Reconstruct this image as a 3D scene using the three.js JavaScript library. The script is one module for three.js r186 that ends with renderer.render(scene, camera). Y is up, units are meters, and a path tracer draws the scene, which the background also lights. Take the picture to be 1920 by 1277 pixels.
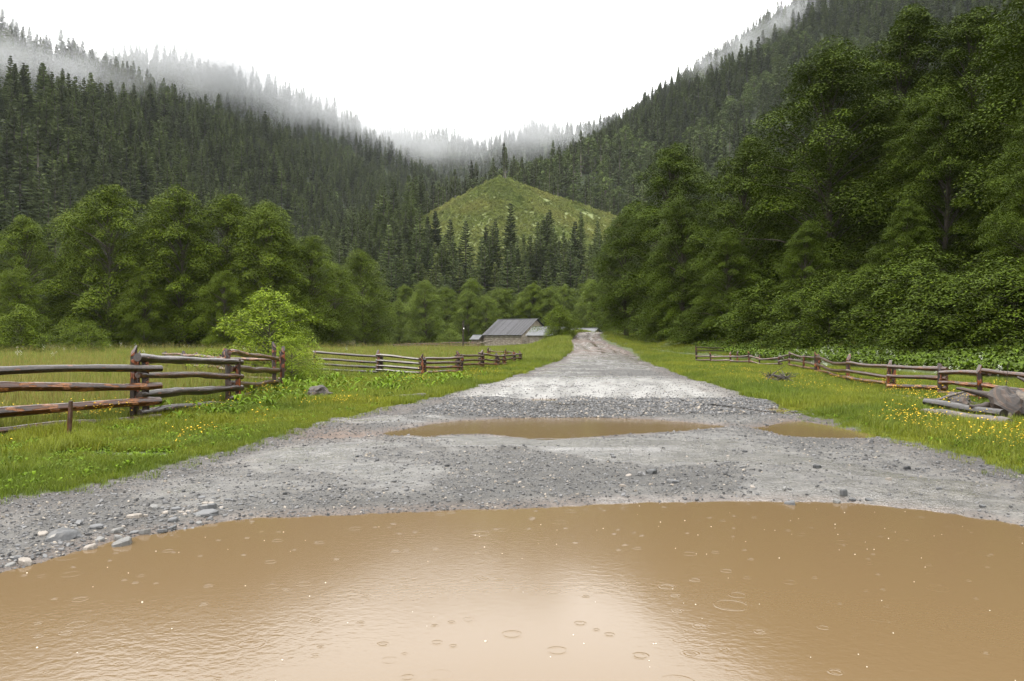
import * as THREE from 'three';
import { mergeGeometries } from 'three/addons/utils/BufferGeometryUtils.js';

// ---------------------------------------------------------------- camera, sky, sun, air, exposure
// World: metres, y up, the camera stands at the origin and looks along -z. "D" below is distance ahead, D = -z.
const scene = new THREE.Scene();
const camera = new THREE.PerspectiveCamera(46.1, 1024 / 681, 0.1, 4000);
camera.position.set(0, 1.5, 0);
camera.lookAt(0, 1.5 - 0.567, -100);

const renderer = new THREE.WebGLRenderer({ antialias: true });
renderer.setSize(1024, 681);
renderer.toneMapping = THREE.LinearToneMapping;
renderer.toneMappingExposure = 2.3;
renderer.shadowMap.enabled = true;

{ // even overcast sky, a little brighter overhead
  const W = 64, H = 64, data = new Float32Array(W * H * 4);
  for (let j = 0; j < H; j++) {
    const el = ((j + 0.5) / H - 0.5) * Math.PI, s = Math.max(0, Math.sin(el)), L = el < 0 ? 0.3 : 1.18 + 0.75 * s;
    for (let i = 0; i < W; i++) data.set([L, L, L * 0.995, 1], (j * W + i) * 4);
  }
  const sky = new THREE.DataTexture(data, W, H, THREE.RGBAFormat, THREE.FloatType);
  sky.mapping = THREE.EquirectangularReflectionMapping;
  sky.magFilter = THREE.LinearFilter;
  sky.needsUpdate = true;
  scene.background = sky;
  scene.environment = sky;
}
const sun = new THREE.DirectionalLight(0xfff4e4, 1.3);
sun.position.set(-110, 150, -70);
sun.target.position.set(0, 0, -60);
sun.castShadow = true;
sun.shadow.radius = 40;
sun.shadow.mapSize.set(2048, 2048);
Object.assign(sun.shadow.camera, { left: -120, right: 120, top: 140, bottom: -120, near: 1, far: 500 });
scene.add(sun, sun.target);
scene.fog = new THREE.FogExp2(0xe4eaee, 0.00005);

// ---------------------------------------------------------------- helpers
function rng(seed) { let a = seed | 0; return () => { a = (a + 0x6d2b79f5) | 0; let t = Math.imul(a ^ (a >>> 15), 1 | a); t = (t + Math.imul(t ^ (t >>> 7), 61 | t)) ^ t; return ((t ^ (t >>> 14)) >>> 0) / 4294967296; }; }
const hash = (i, j) => { let h = Math.imul(i, 374761393) + Math.imul(j, 668265263); h = Math.imul(h ^ (h >>> 13), 1274126177); return ((h ^ (h >>> 16)) >>> 0) / 4294967296; };
function noise(x, y) { // value noise, -1..1
  const i = Math.floor(x), j = Math.floor(y), u = x - i, v = y - j, s = u * u * (3 - 2 * u), t = v * v * (3 - 2 * v);
  const a = hash(i, j), b = hash(i + 1, j), c = hash(i, j + 1), d = hash(i + 1, j + 1);
  return (a + (b - a) * s + (c - a) * t + (a - b - c + d) * s * t) * 2 - 1;
}
const fbm = (x, y, n = 4) => { let s = 0, a = 0.5, t = 0; for (let k = 0; k < n; k++) { s += a * noise(x, y); t += a; a *= 0.5; const nx = x * 1.63 + y * 1.18 + 17.3; y = -x * 1.18 + y * 1.63 + 5.7; x = nx; } return s / t; };
const clamp = (x, a = 0, b = 1) => Math.min(b, Math.max(a, x));
const lerp = (a, b, t) => a + (b - a) * t;
const sstep = (a, b, x) => { const t = clamp((x - a) / (b - a)); return t * t * (3 - 2 * t); };
const smin = (a, b, k) => { const h = Math.max(k - Math.abs(a - b), 0) / k; return Math.min(a, b) - h * h * k * 0.25; };
const smax = (a, b, k) => -smin(-a, -b, k);
function table(pts) { return (d) => { // [value, D] pairs
  if (d <= pts[0][1]) return pts[0][0];
  for (let i = 1; i < pts.length; i++) if (d <= pts[i][1]) return lerp(pts[i - 1][0], pts[i][0], (d - pts[i - 1][1]) / (pts[i][1] - pts[i - 1][1]));
  return pts[pts.length - 1][0];
}; }
const used = new Map();
function numbered(name) { const n = used.get(name) ?? 0; used.set(name, n + 1); return n ? name + '_' + String(n).padStart(3, '0') : name; }
function tag(o, label, category, group, kind) {
  if (label) o.userData.label = label;
  if (category) o.userData.category = category;
  if (group) o.userData.group = group;
  if (kind) o.userData.kind = kind;
  return o;
}
function top(o, name) { o.name = numbered(name); scene.add(o); return o; }
function part(name, geo, mat, parent) { const m = new THREE.Mesh(geo, mat); m.name = name; m.castShadow = m.receiveShadow = true; parent.add(m); return m; }
function thing(name, geo, mat, label, category, group, kind) { const m = new THREE.Mesh(geo, mat); m.castShadow = m.receiveShadow = true; return tag(top(m, name), label, category, group, kind); }
function group(name, x, y, D, label, category, grp) { const g = new THREE.Group(); g.position.set(x, y, -D); return tag(top(g, name), label, category, grp); }
function copyOf(src, label, grp) { const c = src.clone(); c.userData = { ...src.userData }; top(c, src.name.replace(/_\d{3}$/, '')); if (label) c.userData.label = label; if (grp) c.userData.group = grp; return c; }
class GB { // geometry builder: triangles with per-vertex colour
  constructor() { this.p = []; this.c = []; this.i = []; this.uv = []; }
  v(x, y, z, c, u = 0, w = 0) { this.p.push(x, y, z); this.c.push(c[0], c[1], c[2]); this.uv.push(u, w); return this.p.length / 3 - 1; }
  t(a, b, c) { this.i.push(a, b, c); }
  q(a, b, c, d) { this.i.push(a, b, c, a, c, d); }
  tube(pts, radii, sides, c, capped = true, wob = 0, r = Math.random) { // pts: Vector3[]
    const n = pts.length, rings = [], up = new THREE.Vector3(), T = new THREE.Vector3(), A = new THREE.Vector3(), B = new THREE.Vector3();
    let len = 0;
    for (let k = 0; k < n; k++) {
      T.subVectors(pts[Math.min(k + 1, n - 1)], pts[Math.max(k - 1, 0)]).normalize();
      up.set(Math.abs(T.y) > 0.9 ? 1 : 0, Math.abs(T.y) > 0.9 ? 0 : 1, 0);
      A.crossVectors(T, up).normalize(); B.crossVectors(A, T).normalize();
      if (k) len += pts[k].distanceTo(pts[k - 1]);
      const ring = [];
      for (let s = 0; s <= sides; s++) {
        const a = (s % sides) / sides * Math.PI * 2, R = radii[k] * (1 + wob * noise(k * 1.7 + radii[0] * 999, (s % sides) * 2.3 + pts[0].x * 31));
        ring.push(this.v(pts[k].x + (A.x * Math.cos(a) + B.x * Math.sin(a)) * R, pts[k].y + (A.y * Math.cos(a) + B.y * Math.sin(a)) * R, pts[k].z + (A.z * Math.cos(a) + B.z * Math.sin(a)) * R, c, len, s / sides * radii[0] * 6.28));
      }
      rings.push(ring);
    }
    for (let k = 0; k + 1 < n; k++) for (let s = 0; s < sides; s++) this.q(rings[k][s], rings[k][s + 1], rings[k + 1][s + 1], rings[k + 1][s]);
    if (capped) for (const [k, f] of [[0, 1], [n - 1, 0]]) {
      const m = this.v(pts[k].x, pts[k].y, pts[k].z, c, k ? len + radii[k] : -radii[k], 0), e = [];
      for (let s = 0; s < sides; s++) { const o = rings[k][s] * 3; e.push(this.v(this.p[o], this.p[o + 1], this.p[o + 2], c, k ? len : 0, s / sides * radii[0] * 6.28)); }
      for (let s = 0; s < sides; s++) f ? this.t(m, e[(s + 1) % sides], e[s]) : this.t(m, e[s], e[(s + 1) % sides]);
    }
  }
  build(normals = true) {
    const g = new THREE.BufferGeometry();
    g.setAttribute('position', new THREE.Float32BufferAttribute(this.p, 3));
    g.setAttribute('color', new THREE.Float32BufferAttribute(this.c, 3));
    g.setAttribute('uv', new THREE.Float32BufferAttribute(this.uv, 2));
    g.setIndex(this.i);
    if (normals) g.computeVertexNormals();
    return g;
  }
}
const V = (x, y, z) => new THREE.Vector3(x, y, z);
function texture(w, h, f, srgb, rx = 1, ry = 1) { // f(u, v) -> [r, g, b] 0..1
  const d = new Uint8Array(w * h * 4);
  for (let j = 0; j < h; j++) for (let i = 0; i < w; i++) { const c = f(i / w, j / h, i, j); d[(j * w + i) * 4] = clamp(c[0]) * 255; d[(j * w + i) * 4 + 1] = clamp(c[1]) * 255; d[(j * w + i) * 4 + 2] = clamp(c[2]) * 255; d[(j * w + i) * 4 + 3] = 255; }
  const t = new THREE.DataTexture(d, w, h, THREE.RGBAFormat);
  t.wrapS = t.wrapT = THREE.RepeatWrapping; t.magFilter = THREE.LinearFilter; t.minFilter = THREE.LinearMipmapLinearFilter;
  if (srgb) t.colorSpace = THREE.SRGBColorSpace;
  t.repeat.set(rx, ry); t.needsUpdate = true;
  return t;
}
// tileable fbm over the unit square
function tnoise(u, v, f, seed) { const x = u * f, y = v * f, i = Math.floor(x), j = Math.floor(y), a = x - i, b = y - j, s = a * a * (3 - 2 * a), t = b * b * (3 - 2 * b), H = (p, q) => hash(((p % f) + f) % f + seed * 101, ((q % f) + f) % f + seed * 57); return lerp(lerp(H(i, j), H(i + 1, j), s), lerp(H(i, j + 1), H(i + 1, j + 1), s), t); }
const tfbm = (u, v, f, n, seed) => { let s = 0, a = 0.5, t = 0; for (let k = 0; k < n; k++) { s += a * tnoise(u, v, f, seed + k); t += a; a *= 0.55; f *= 2; } return s / t; };

// ---------------------------------------------------------------- the lie of the land
const WATER = -0.05, LEVEL = 0.018; // the valley floor climbs gently, so still water falls away from it by LEVEL per metre
function rounded(pts, n = 5) { const c = new THREE.CatmullRomCurve3(pts.map(([x, d]) => V(x, 0, d)), true, 'centripetal'); return c.getPoints(pts.length * n).slice(0, -1).map((p) => [p.x, p.z]); }
const PUDDLES = [
  { pts: [[-3.28, 5.13], [-3.1, 5.6], [-2.94, 6.04], [-2.68, 6.28], [-2.39, 6.64], [-1.48, 6.94], [-0.29, 7.15], [0.69, 7.38], [2.21, 7.55], [3.15, 7.38], [3.79, 6.94], [4.11, 6.42], [4.5, 5], [4.4, 3.4], [3.2, 1.9], [0.5, 1.1], [-1.8, 1.4], [-3.3, 2.6], [-3.6, 4]], label: 'large muddy brown puddle filling the foreground of the road' },
  { pts: [[-1.94, 12.37], [-1.82, 13.2], [-1.09, 14.61], [0.0, 15.4], [1.45, 15.5], [2.7, 15.0], [3.3, 14.28], [3.67, 13.76], [2.87, 13.0], [1.82, 12.43], [0.79, 11.86], [0.0, 12.05], [-0.5, 12.45], [-1.31, 12.2]], label: 'long brown puddle across the middle of the gravel road' },
  { pts: [[4.01, 13.52], [4.46, 13.92], [5.05, 14.72], [5.36, 14.8], [5.55, 13.44], [5.5, 12.05], [4.74, 11.86], [4.2, 12.1], [4.1, 12.8]], label: 'smaller brown puddle at the right edge of the road' },
  { pts: [[0.19, 18.75], [0.66, 19.87], [1.11, 19.54], [0.99, 18.6], [0.61, 18.16]], label: 'little puddle behind the dark gravel, left of the wheel tracks' },
  { pts: [[5.32, 16.97], [5.68, 17.22], [5.74, 16.61], [5.45, 16.03], [5.29, 16.37]], label: 'little puddle behind the right roadside puddle' },
  { pts: [[6.4, 28.35], [6.9, 29.06], [7.05, 27.68], [6.41, 26.72]], label: 'small distant puddle by the right edge of the pale road' },
  { pts: [[-3.0, 11.75], [-2.83, 12.11], [-2.31, 12.37], [-2.1, 12.11], [-2.49, 11.75]], label: 'thin muddy puddle among clods at the left edge of the road' },
];
for (const p of PUDDLES) { p.ring = rounded(p.pts); p.box = [Math.min(...p.ring.map((q) => q[0])), Math.max(...p.ring.map((q) => q[0])), Math.min(...p.ring.map((q) => q[1])), Math.max(...p.ring.map((q) => q[1]))]; }
PUDDLES.forEach((p, i) => { p.mid = i ? (p.box[2] + p.box[3]) / 2 : 7; });
function waterAt(x, D) { for (const p of PUDDLES) if (x > p.box[0] - 1.2 && x < p.box[1] + 1.2 && D > p.box[2] - 1.2 && D < p.box[3] + 1.2) return WATER - LEVEL * (D - p.mid); return -9; }
function sdPoly(x, y, P) {
  let d = 1e9, inside = false;
  for (let i = 0, j = P.length - 1; i < P.length; j = i++) {
    const [ax, ay] = P[i], [bx, by] = P[j], ex = bx - ax, ey = by - ay, wx = x - ax, wy = y - ay, t = clamp((wx * ex + wy * ey) / (ex * ex + ey * ey)), px = wx - ex * t, py = wy - ey * t;
    d = Math.min(d, px * px + py * py);
    if ((ay > y) !== (by > y) && x < ex * (y - ay) / ey + ax) inside = !inside;
  }
  return (inside ? -1 : 1) * Math.sqrt(d);
}
function puddleDist(x, D) { // signed metres to the nearest water edge, 2 when far
  let d = 2;
  for (const p of PUDDLES) if (x > p.box[0] - 1.2 && x < p.box[1] + 1.2 && D > p.box[2] - 1.2 && D < p.box[3] + 1.2) d = Math.min(d, sdPoly(x, D, p.ring));
  return d;
}
const roadL = table([[-5.6, -20], [-5.3, 0], [-4.9, 6], [-4.72, 7.38], [-4.25, 8.18], [-4.04, 9.78], [-3.6, 11.25], [-3.3, 14.06], [-2.42, 17.31], [-1.35, 22.5], [0.43, 32.14], [3.0, 50], [4.5, 61], [4.9, 70], [5.9, 80], [7.4, 92], [11, 110], [20, 130], [34, 150]]);
const roadR = table([[5.6, -20], [5.6, 8.65], [5.69, 9.38], [5.65, 11.54], [5.7, 15.52], [6.0, 20.45], [6.6, 30], [8.0, 50], [8.8, 60], [8.4, 70], [8.7, 80], [10.4, 92], [14.2, 110], [23.5, 130], [38, 150]]);
const roadRise = table([[0, 46], [0.3, 58], [0.75, 67], [1.25, 77], [1.7, 87], [1.95, 95], [2.0, 102], [1.6, 120], [0.9, 150]]);
const roadIn = (x, D) => D < 150 ? Math.min(x - roadL(D), roadR(D) - x) + 0.3 * fbm(x * 0.9, D * 0.9, 4) + 0.14 * fbm(x * 3.7, D * 3.7, 3) : -9; // > 0 on the road
const bankFoot = table([[22, 0], [19, 25], [17.5, 40], [15.5, 55], [12.5, 70], [11, 85], [13.5, 100], [20, 118], [40, 150]]);
const RIDGES = [
  { k: 0.74, forest: 'A', pts: [[-233.6, 82.3, 240], [-179.2, 79.5, 280], [-182.6, 89.3, 330], [-187.5, 97.4, 370], [-174.9, 110.5, 430], [-159.5, 118.4, 520], [-128, 119.5, 600], [-90.7, 119.8, 680], [-40.5, 125.9, 760]] },
  { k: 0.72, forest: 'B', pts: [[-410.5, 197.7, 470], [-320, 183.2, 500], [-298.1, 176.3, 520], [-283.7, 175.6, 560], [-260.4, 171.6, 620], [-244.8, 167.4, 680]] },
  { k: 0.72, forest: 'C', pts: [[-442.8, 274, 820], [-360.8, 281.1, 820], [-282.7, 256.2, 800], [-208, 223.3, 780], [-176.8, 207.7, 780], [-138.7, 186.8, 800], [-100.8, 169.1, 840]] },
  { k: 0.7, forest: 'D', pts: [[-346.7, 328.2, 1300], [-233.3, 298.2, 1250], [-182, 319.5, 1300], [-112.7, 323.8, 1300], [-50, 288.2, 1250], [34.7, 329.9, 1300], [104, 326.4, 1300], [208, 362.8, 1300], [338, 440.8, 1300]] },
  { k: 0.72, forest: 'E', pts: [[-2.7, 73.5, 400], [26.4, 87.7, 440], [47, 104.3, 470], [81.6, 126.7, 510], [121, 156.8, 550], [158.5, 184.5, 580], [211.5, 231.6, 610], [264.5, 270.8, 620], [336, 293.5, 600], [406.9, 291.4, 560]] },
  { k: 0.72, forest: 'F', pts: [[164.3, 242.2, 850], [221, 287.5, 850], [277.7, 327.2, 850], [362.7, 372.5, 850]] },
  { k: 0.6, forest: 'G', pts: [[-34.2, 39.1, 285], [-27.1, 45, 290], [-17.8, 52, 296], [-11, 57, 300], [-4.5, 60.6, 300], [8.1, 57.2, 304], [24.8, 52.6, 310], [44.2, 47.4, 316], [57.6, 42, 320]] },
];
function ridges(x, D) { // [height, which]
  let best = -1e9, which = '';
  for (const r of RIDGES) {
    let h = -1e9;
    for (let i = 0; i + 1 < r.pts.length; i++) {
      const [ax, ay, ad] = r.pts[i], [bx, by, bd] = r.pts[i + 1], ex = bx - ax, ed = bd - ad, t = clamp(((x - ax) * ex + (D - ad) * ed) / (ex * ex + ed * ed)), dx = x - ax - ex * t, dd = D - ad - ed * t;
      const dist = Math.sqrt(dx * dx + dd * dd);
      h = Math.max(h, lerp(ay, by, t) - r.k * (r.forest === 'G' ? Math.sqrt(dist * dist + 4) - 2 : Math.sqrt(dist * dist + 36) - 6));
    }
    if (r.forest !== 'G') h += 5 * fbm(x * 0.02 + r.k * 50, D * 0.02, 3) * sstep(0, 30, h);
    if (h > best) { best = h; which = r.forest; }
  }
  return [best, which];
}
function meadow(x, D) {
  let h = 0.04 * fbm(x * 0.15, D * 0.15, 3) - 0.45 * sstep(60, 140, D) * sstep(6, -4, x);

  h += 0.035 * fbm(x * 1.1 + 9, D * 1.1, 3);
  return h;
}
function bank(x, D) { const s = x - bankFoot(D); return s > -3 ? 0.42 * (Math.sqrt(s * s + 9) + s) * 0.5 * sstep(160, 110, D) * (s > 55 ? 55 / s : 1) : 0; }
function landHeight(x, D) {
  const inR = roadIn(x, D);
  let h = meadow(x, D) * sstep(0.2, -1.5, inR) + bank(x, D);
  h += 0.035 * sstep(0.1, -0.9, inR);
  if (D > 40) { const k = sstep(-5.5, -0.6, inR); if (k > 0) h = Math.max(h, lerp(h, roadRise(D), k)); }
  if (inR > -0.5) {
    const w = sstep(-0.5, 0.2, inR);
    h += w * (0.035 * fbm(x * 0.55 + 3, D * 0.55, 3) + (0.016 * fbm(x * 2.3, D * 2.3, 3) + 0.007 * fbm(x * 9, D * 9, 2)) * (1 - 0.75 * sstep(19, 20.5, D) * sstep(46, 36, D)));
    h += w * 0.07 * sstep(15.3, 16.3, D) * sstep(19.5, 18, D) * sstep(-1, 1, inR) * (1 + 0.6 * fbm(x * 3, D * 3, 3)); // heap of coarse gravel behind the long puddle
    if (D > 17 && D < 120) { // wheel ruts
      const mid = (roadL(D) + roadR(D)) / 2 + 0.3 * noise(D * 0.11, 3), deep = 0.035 + 0.11 * sstep(55, 70, D);
      for (const o of [-1.25, -0.75, 0.5, 0.85, 1.35]) h -= w * deep * Math.exp(-(((x - mid - o * (0.8 + 0.35 * noise(D * 0.07, o * 9))) / (0.13 + 0.1 * sstep(50, 70, D))) ** 2)) * (0.6 + 0.6 * noise(D * 0.5, o * 5));
      h += w * sstep(52, 66, D) * 0.06 * fbm(x * 2, D * 1.2, 3);
    }
    const clod = Math.exp(-(((x + 2.9) / 0.8) ** 2 + ((D - 12.3) / 0.75) ** 2)) + 0.7 * Math.exp(-(((x - 0.1) / 0.5) ** 2 + ((D - 19.2) / 0.4) ** 2));
    if (clod > 0.02) h += w * clod * (0.07 + 0.24 * fbm(x * 4.5, D * 4.5, 3));
  }
  const pd = puddleDist(x, D);
  if (pd < 1.6) { const wl = waterAt(x, D), e = pd + 0.1 * fbm(x * 2.2, D * 2.2, 3) + 0.03 * noise(x * 13, D * 13); h = smin(h, wl + (e > 0 ? 0.12 * e + 0.004 : 0.25 * Math.max(e, -0.8)), 0.025); if (pd > 0.22) h = Math.max(h, wl + 0.006); }
  return h;
}
function groundAt(x, D) { if (D > 110 || Math.abs(x) > 40) { const r = ridges(x, D)[0]; return smax(landHeight(x, D), r, 6); } return landHeight(x, D); }
// how wet and silty the road is (0 loose gravel .. 1 smooth film of silt)
const paleBand = (x, D) => sstep(19, 20, D + 0.5 * noise(x, 1)) * sstep(31, 27, D + noise(x * 0.4, 8)); // smooth pale silt spread by wheels, whitened further in colour for reflected sky
function silt(x, D) {
  let s = 0.44 + 1.25 * fbm(x * 0.7 + 11, D * 0.7, 4) + 0.3 * fbm(x * 4, D * 4, 3);
  s += 0.6 * sstep(19, 20, D + 0.5 * noise(x, 1)) * sstep(30, 27, D) - 0.9 * sstep(15, 15.6, D) * sstep(19.6, 18.8, D + 0.6 * noise(x * 1.3, 4));
  s += 0.3 * sstep(34, 40, D) - 0.5 * sstep(0.9, 0.1, roadIn(x, D)) - 0.5 * Math.exp(-(((x - 2.4) / 1.1) ** 2 + ((D - 8.7) / 0.8) ** 2));
  return clamp(s);
}

// ---------------------------------------------------------------- ground and road meshes
const lines = (...spans) => { const out = []; for (const [a, b, n] of spans) for (let k = 0; k < n; k++) out.push(a + (b - a) * k / n); out.push(spans[spans.length - 1][1]); return out; };
const gx = lines([-40, -14, 32], [-14, -6.5, 62], [-6.5, 6.5, 250], [6.5, 14, 62], [14, 40, 32]);
const gd = lines([-12, 1.6, 24], [1.6, 9, 150], [9, 17, 110], [17, 32, 115], [32, 60, 84], [60, 130, 88]);
const groundMat = new THREE.MeshStandardMaterial({ vertexColors: true, roughness: 0.95 });
const gravelTile = texture(1024, 1024, (u, v) => { const n = tfbm(u, v, 24, 5, 3), m = tnoise(u, v, 200, 9), s = 0.52 + 0.55 * (n - 0.5) + 0.42 * (m - 0.5); return [s * 1.01, s, s * 0.985]; }, false);
gravelTile.repeat.set(1 / 1.9, 1 / 1.9);
const gravelBump = texture(1024, 1024, (u, v) => { const a = tfbm(u, v, 40, 4, 21), b = tnoise(u, v, 128, 31), s = 0.6 * a + 0.4 * b; return [s, s, s]; }, false, 1 / 1.3, 1 / 1.3);
const ROUGH = { x0: -10, x1: 16, d0: 0, d1: 130 };
const wetMap = texture(1024, 2048, (u, v) => { const x = lerp(ROUGH.x0, ROUGH.x1, u), D = lerp(ROUGH.d0, ROUGH.d1, v * v), s = silt(x, D), r = lerp(0.7 - 0.53 * sstep(0.3, 0.85, s) + 0.07 * noise(x * 6, D * 6), 0.38, 0.85 * paleBand(x, D)); return [r, r, r]; }, false);
wetMap.channel = 1; wetMap.wrapS = wetMap.wrapT = THREE.ClampToEdgeWrapping;
const roadMat = new THREE.MeshPhysicalMaterial({ vertexColors: true, map: gravelTile, roughness: 1, roughnessMap: wetMap, bumpMap: gravelBump, bumpScale: 0.012, ior: 1.45 });
function roadColor(x, D) {
  const s = silt(x, D), n = fbm(x * 5 + 2, D * 5, 3), far = sstep(44, 62, D + 3 * noise(x, D * 0.3)), pd = D < 30 ? puddleDist(x, D) : 2;
  let c = [lerp(0.064, 0.165, s), lerp(0.06, 0.156, s), lerp(0.054, 0.142, s)];
  const pb = paleBand(x, D) * clamp(0.62 + 0.5 * n + 0.7 * noise((x - 0.1 * D) * 4.5, D * 0.35) ); c = c.map((q, i) => lerp(q, [0.34, 0.332, 0.318][i], pb));
  const brown = clamp(0.75 * far + 0.75 * Math.exp(-(((x + 2.9) / 1.0) ** 2 + ((D - 12.2) / 0.8) ** 2)) + 0.55 * sstep(0.35, 0.02, pd + 0.1 * n) + 0.5 * sstep(1.2, 0.2, roadIn(x, D)) * (0.5 + 0.5 * sstep(12, 18, D)) + 0.45 * sstep(0.35, 0.7, fbm(x * 0.6 + 40, D * 0.35, 3)) * sstep(15, 20, D));
  c = [lerp(c[0], 0.145, brown), lerp(c[1], 0.1, brown), lerp(c[2], 0.074, brown)];
  const k = (1 + 0.3 * n) * (1 - 0.4 * sstep(0.8, 0.15, roadIn(x, D) + 0.3 * n));
  return c.map((q) => q * k);
}
const SOIL = [[0.035, 0.05, 0.011], [0.05, 0.06, 0.015]];
{
  const nx = gx.length, nd = gd.length, pos = new Float32Array(nx * nd * 3);
  for (let j = 0; j < nd; j++) for (let i = 0; i < nx; i++) pos.set([gx[i], groundAt(gx[i], gd[j]), -gd[j]], (j * nx + i) * 3);
  const idx = []; // whole sheet first, for shared normals
  for (let j = 0; j + 1 < nd; j++) for (let i = 0; i + 1 < nx; i++) { const a = j * nx + i; idx.push(a, a + 1, a + nx + 1, a, a + nx + 1, a + nx); }
  const whole = new THREE.BufferGeometry(); whole.setAttribute('position', new THREE.BufferAttribute(pos, 3)); whole.setIndex(idx); whole.computeVertexNormals();
  const nrm = whole.attributes.normal.array;
  for (const road of [true, false]) {
    const map = new Int32Array(nx * nd).fill(-1), P = [], N = [], U = [], U1 = [], C = [], I = [];
    const take = (a) => { if (map[a] < 0) {
      map[a] = P.length / 3; const x = pos[a * 3], D = -pos[a * 3 + 2];
      P.push(x, pos[a * 3 + 1], -D); N.push(nrm[a * 3], nrm[a * 3 + 1], nrm[a * 3 + 2]); U.push(x, D);
      U1.push((x - ROUGH.x0) / (ROUGH.x1 - ROUGH.x0), Math.sqrt(clamp((D - ROUGH.d0) / (ROUGH.d1 - ROUGH.d0))));
      if (road) C.push(...roadColor(x, D)); else { const t = clamp(0.5 + fbm(x * 1.5, D * 1.5, 3)); C.push(lerp(SOIL[0][0], SOIL[1][0], t), lerp(SOIL[0][1], SOIL[1][1], t), lerp(SOIL[0][2], SOIL[1][2], t)); }
    } return map[a]; };
    for (let j = 0; j + 1 < nd; j++) for (let i = 0; i + 1 < nx; i++) {
      if ((roadIn((gx[i] + gx[i + 1]) / 2, (gd[j] + gd[j + 1]) / 2) > 0) !== road) continue;
      const a = j * nx + i, q = [take(a), take(a + 1), take(a + nx + 1), take(a + nx)];
      I.push(q[0], q[1], q[2], q[0], q[2], q[3]);
    }
    const g = new THREE.BufferGeometry();
    for (const [k, A, n] of [['position', P, 3], ['normal', N, 3], ['uv', U, 2], ['uv1', U1, 2], ['color', C, 3]]) g.setAttribute(k, new THREE.Float32BufferAttribute(A, n));
    g.setIndex(I);
    thing(road ? 'road' : 'ground', g, road ? roadMat : groundMat, road ? 'wet grey gravel road with silt film and wheel ruts' : 'grassy valley floor on both sides of the road', road ? 'road' : 'ground', null, 'structure');
  }
}
{ // hills round the valley
  const hx = lines([-760, -400, 24], [-400, -40, 52], [-40, 40, 10], [40, 400, 52], [400, 760, 24]), hd = lines([-60, -12, 4], [-12, 130, 20], [130, 700, 80], [700, 1500, 64]);
  const nx = hx.length, P = [], C = [], I = [];
  for (const D of hd) for (const x of hx) {
    const [rh, which] = ridges(x, D), h = groundAt(x, D), n = fbm(x * 0.05, D * 0.05, 3), clear = which === 'G' && rh > 0 ? 1 : which === 'E' && D < 400 && x > 0 && x < 80 ? 0.8 : 0;
    P.push(x, h, -D);
    const base = h > 6 ? [0.024, 0.035, 0.011] : [0.045, 0.06, 0.016], t = 1 + 0.35 * n;
    C.push(lerp(base[0], 0.105, clear) * t, lerp(base[1], 0.125, clear) * t, lerp(base[2], 0.036, clear) * t);
  }
  for (let j = 0; j + 1 < hd.length; j++) for (let i = 0; i + 1 < nx; i++) {
    if (hx[i] >= -40.01 && hx[i + 1] <= 40.01 && hd[j] >= -12.01 && hd[j + 1] <= 130.01) continue;
    const a = j * nx + i; I.push(a, a + 1, a + nx + 1, a, a + nx + 1, a + nx);
  }
  const g = new THREE.BufferGeometry(); g.setAttribute('position', new THREE.Float32BufferAttribute(P, 3)); g.setAttribute('color', new THREE.Float32BufferAttribute(C, 3)); g.setIndex(I); g.computeVertexNormals();
  thing('hills', g, groundMat, 'steep hills closing the valley under low cloud', 'hills', null, 'structure');
}

// ---------------------------------------------------------------- puddles
const RIP = { x0: -4.5, x1: 5.5, d0: 0.5, d1: 8.5 };
const rippleMap = (() => {
  const W = 2048, H = 2048, a = new Float32Array(W * H), R = rng(71), sx = (RIP.x1 - RIP.x0) / W, sd = (RIP.d1 - RIP.d0) / H;
  for (let j = 0; j < H; j++) for (let i = 0; i < W; i++) { const x = i * sx, d = j * sd, breeze = clamp(0.6 + 0.6 * fbm(x * 0.7, d * 0.9, 2)); a[j * W + i] = 0.5 + breeze * (0.05 * noise(x * 26, d * 34) + 0.035 * noise(x * 61 + 7, d * 73) + 0.02 * noise(x * 120, d * 140)); }
  for (let k = 0; k < 620; k++) { // rings from falling rain
    const cx = R() * W, cy = R() * H, big = R(), r = 0.012 + 0.1 * big * big * R(), amp = 0.2 * (0.35 + 0.65 * R()) * (0.05 / (0.05 + r)), w = 0.007 + 0.03 * r, px = Math.ceil((r + 4 * w) / sx), py = Math.ceil((r + 4 * w) / sd);
    for (let j = -py; j <= py; j++) for (let i = -px; i <= px; i++) {
      const X = Math.round(cx) + i, Y = Math.round(cy) + j; if (X < 0 || Y < 0 || X >= W || Y >= H) continue;
      const e = (Math.hypot(i * sx, j * sd) - r) / w; a[Y * W + X] += amp * Math.exp(-e * e * 0.6) * Math.cos(e * 2.6);
    }
  }
  const t = texture(W, H, (u, v, i, j) => [a[j * W + i], a[j * W + i], a[j * W + i]], false);
  t.wrapS = t.wrapT = THREE.MirroredRepeatWrapping; t.channel = 1;
  return t;
})();
const waterMat = new THREE.MeshPhysicalMaterial({ color: new THREE.Color().setRGB(0.114, 0.076, 0.038), roughness: 0.11, ior: 1.333, bumpMap: rippleMap, bumpScale: 0.006 });
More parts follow.
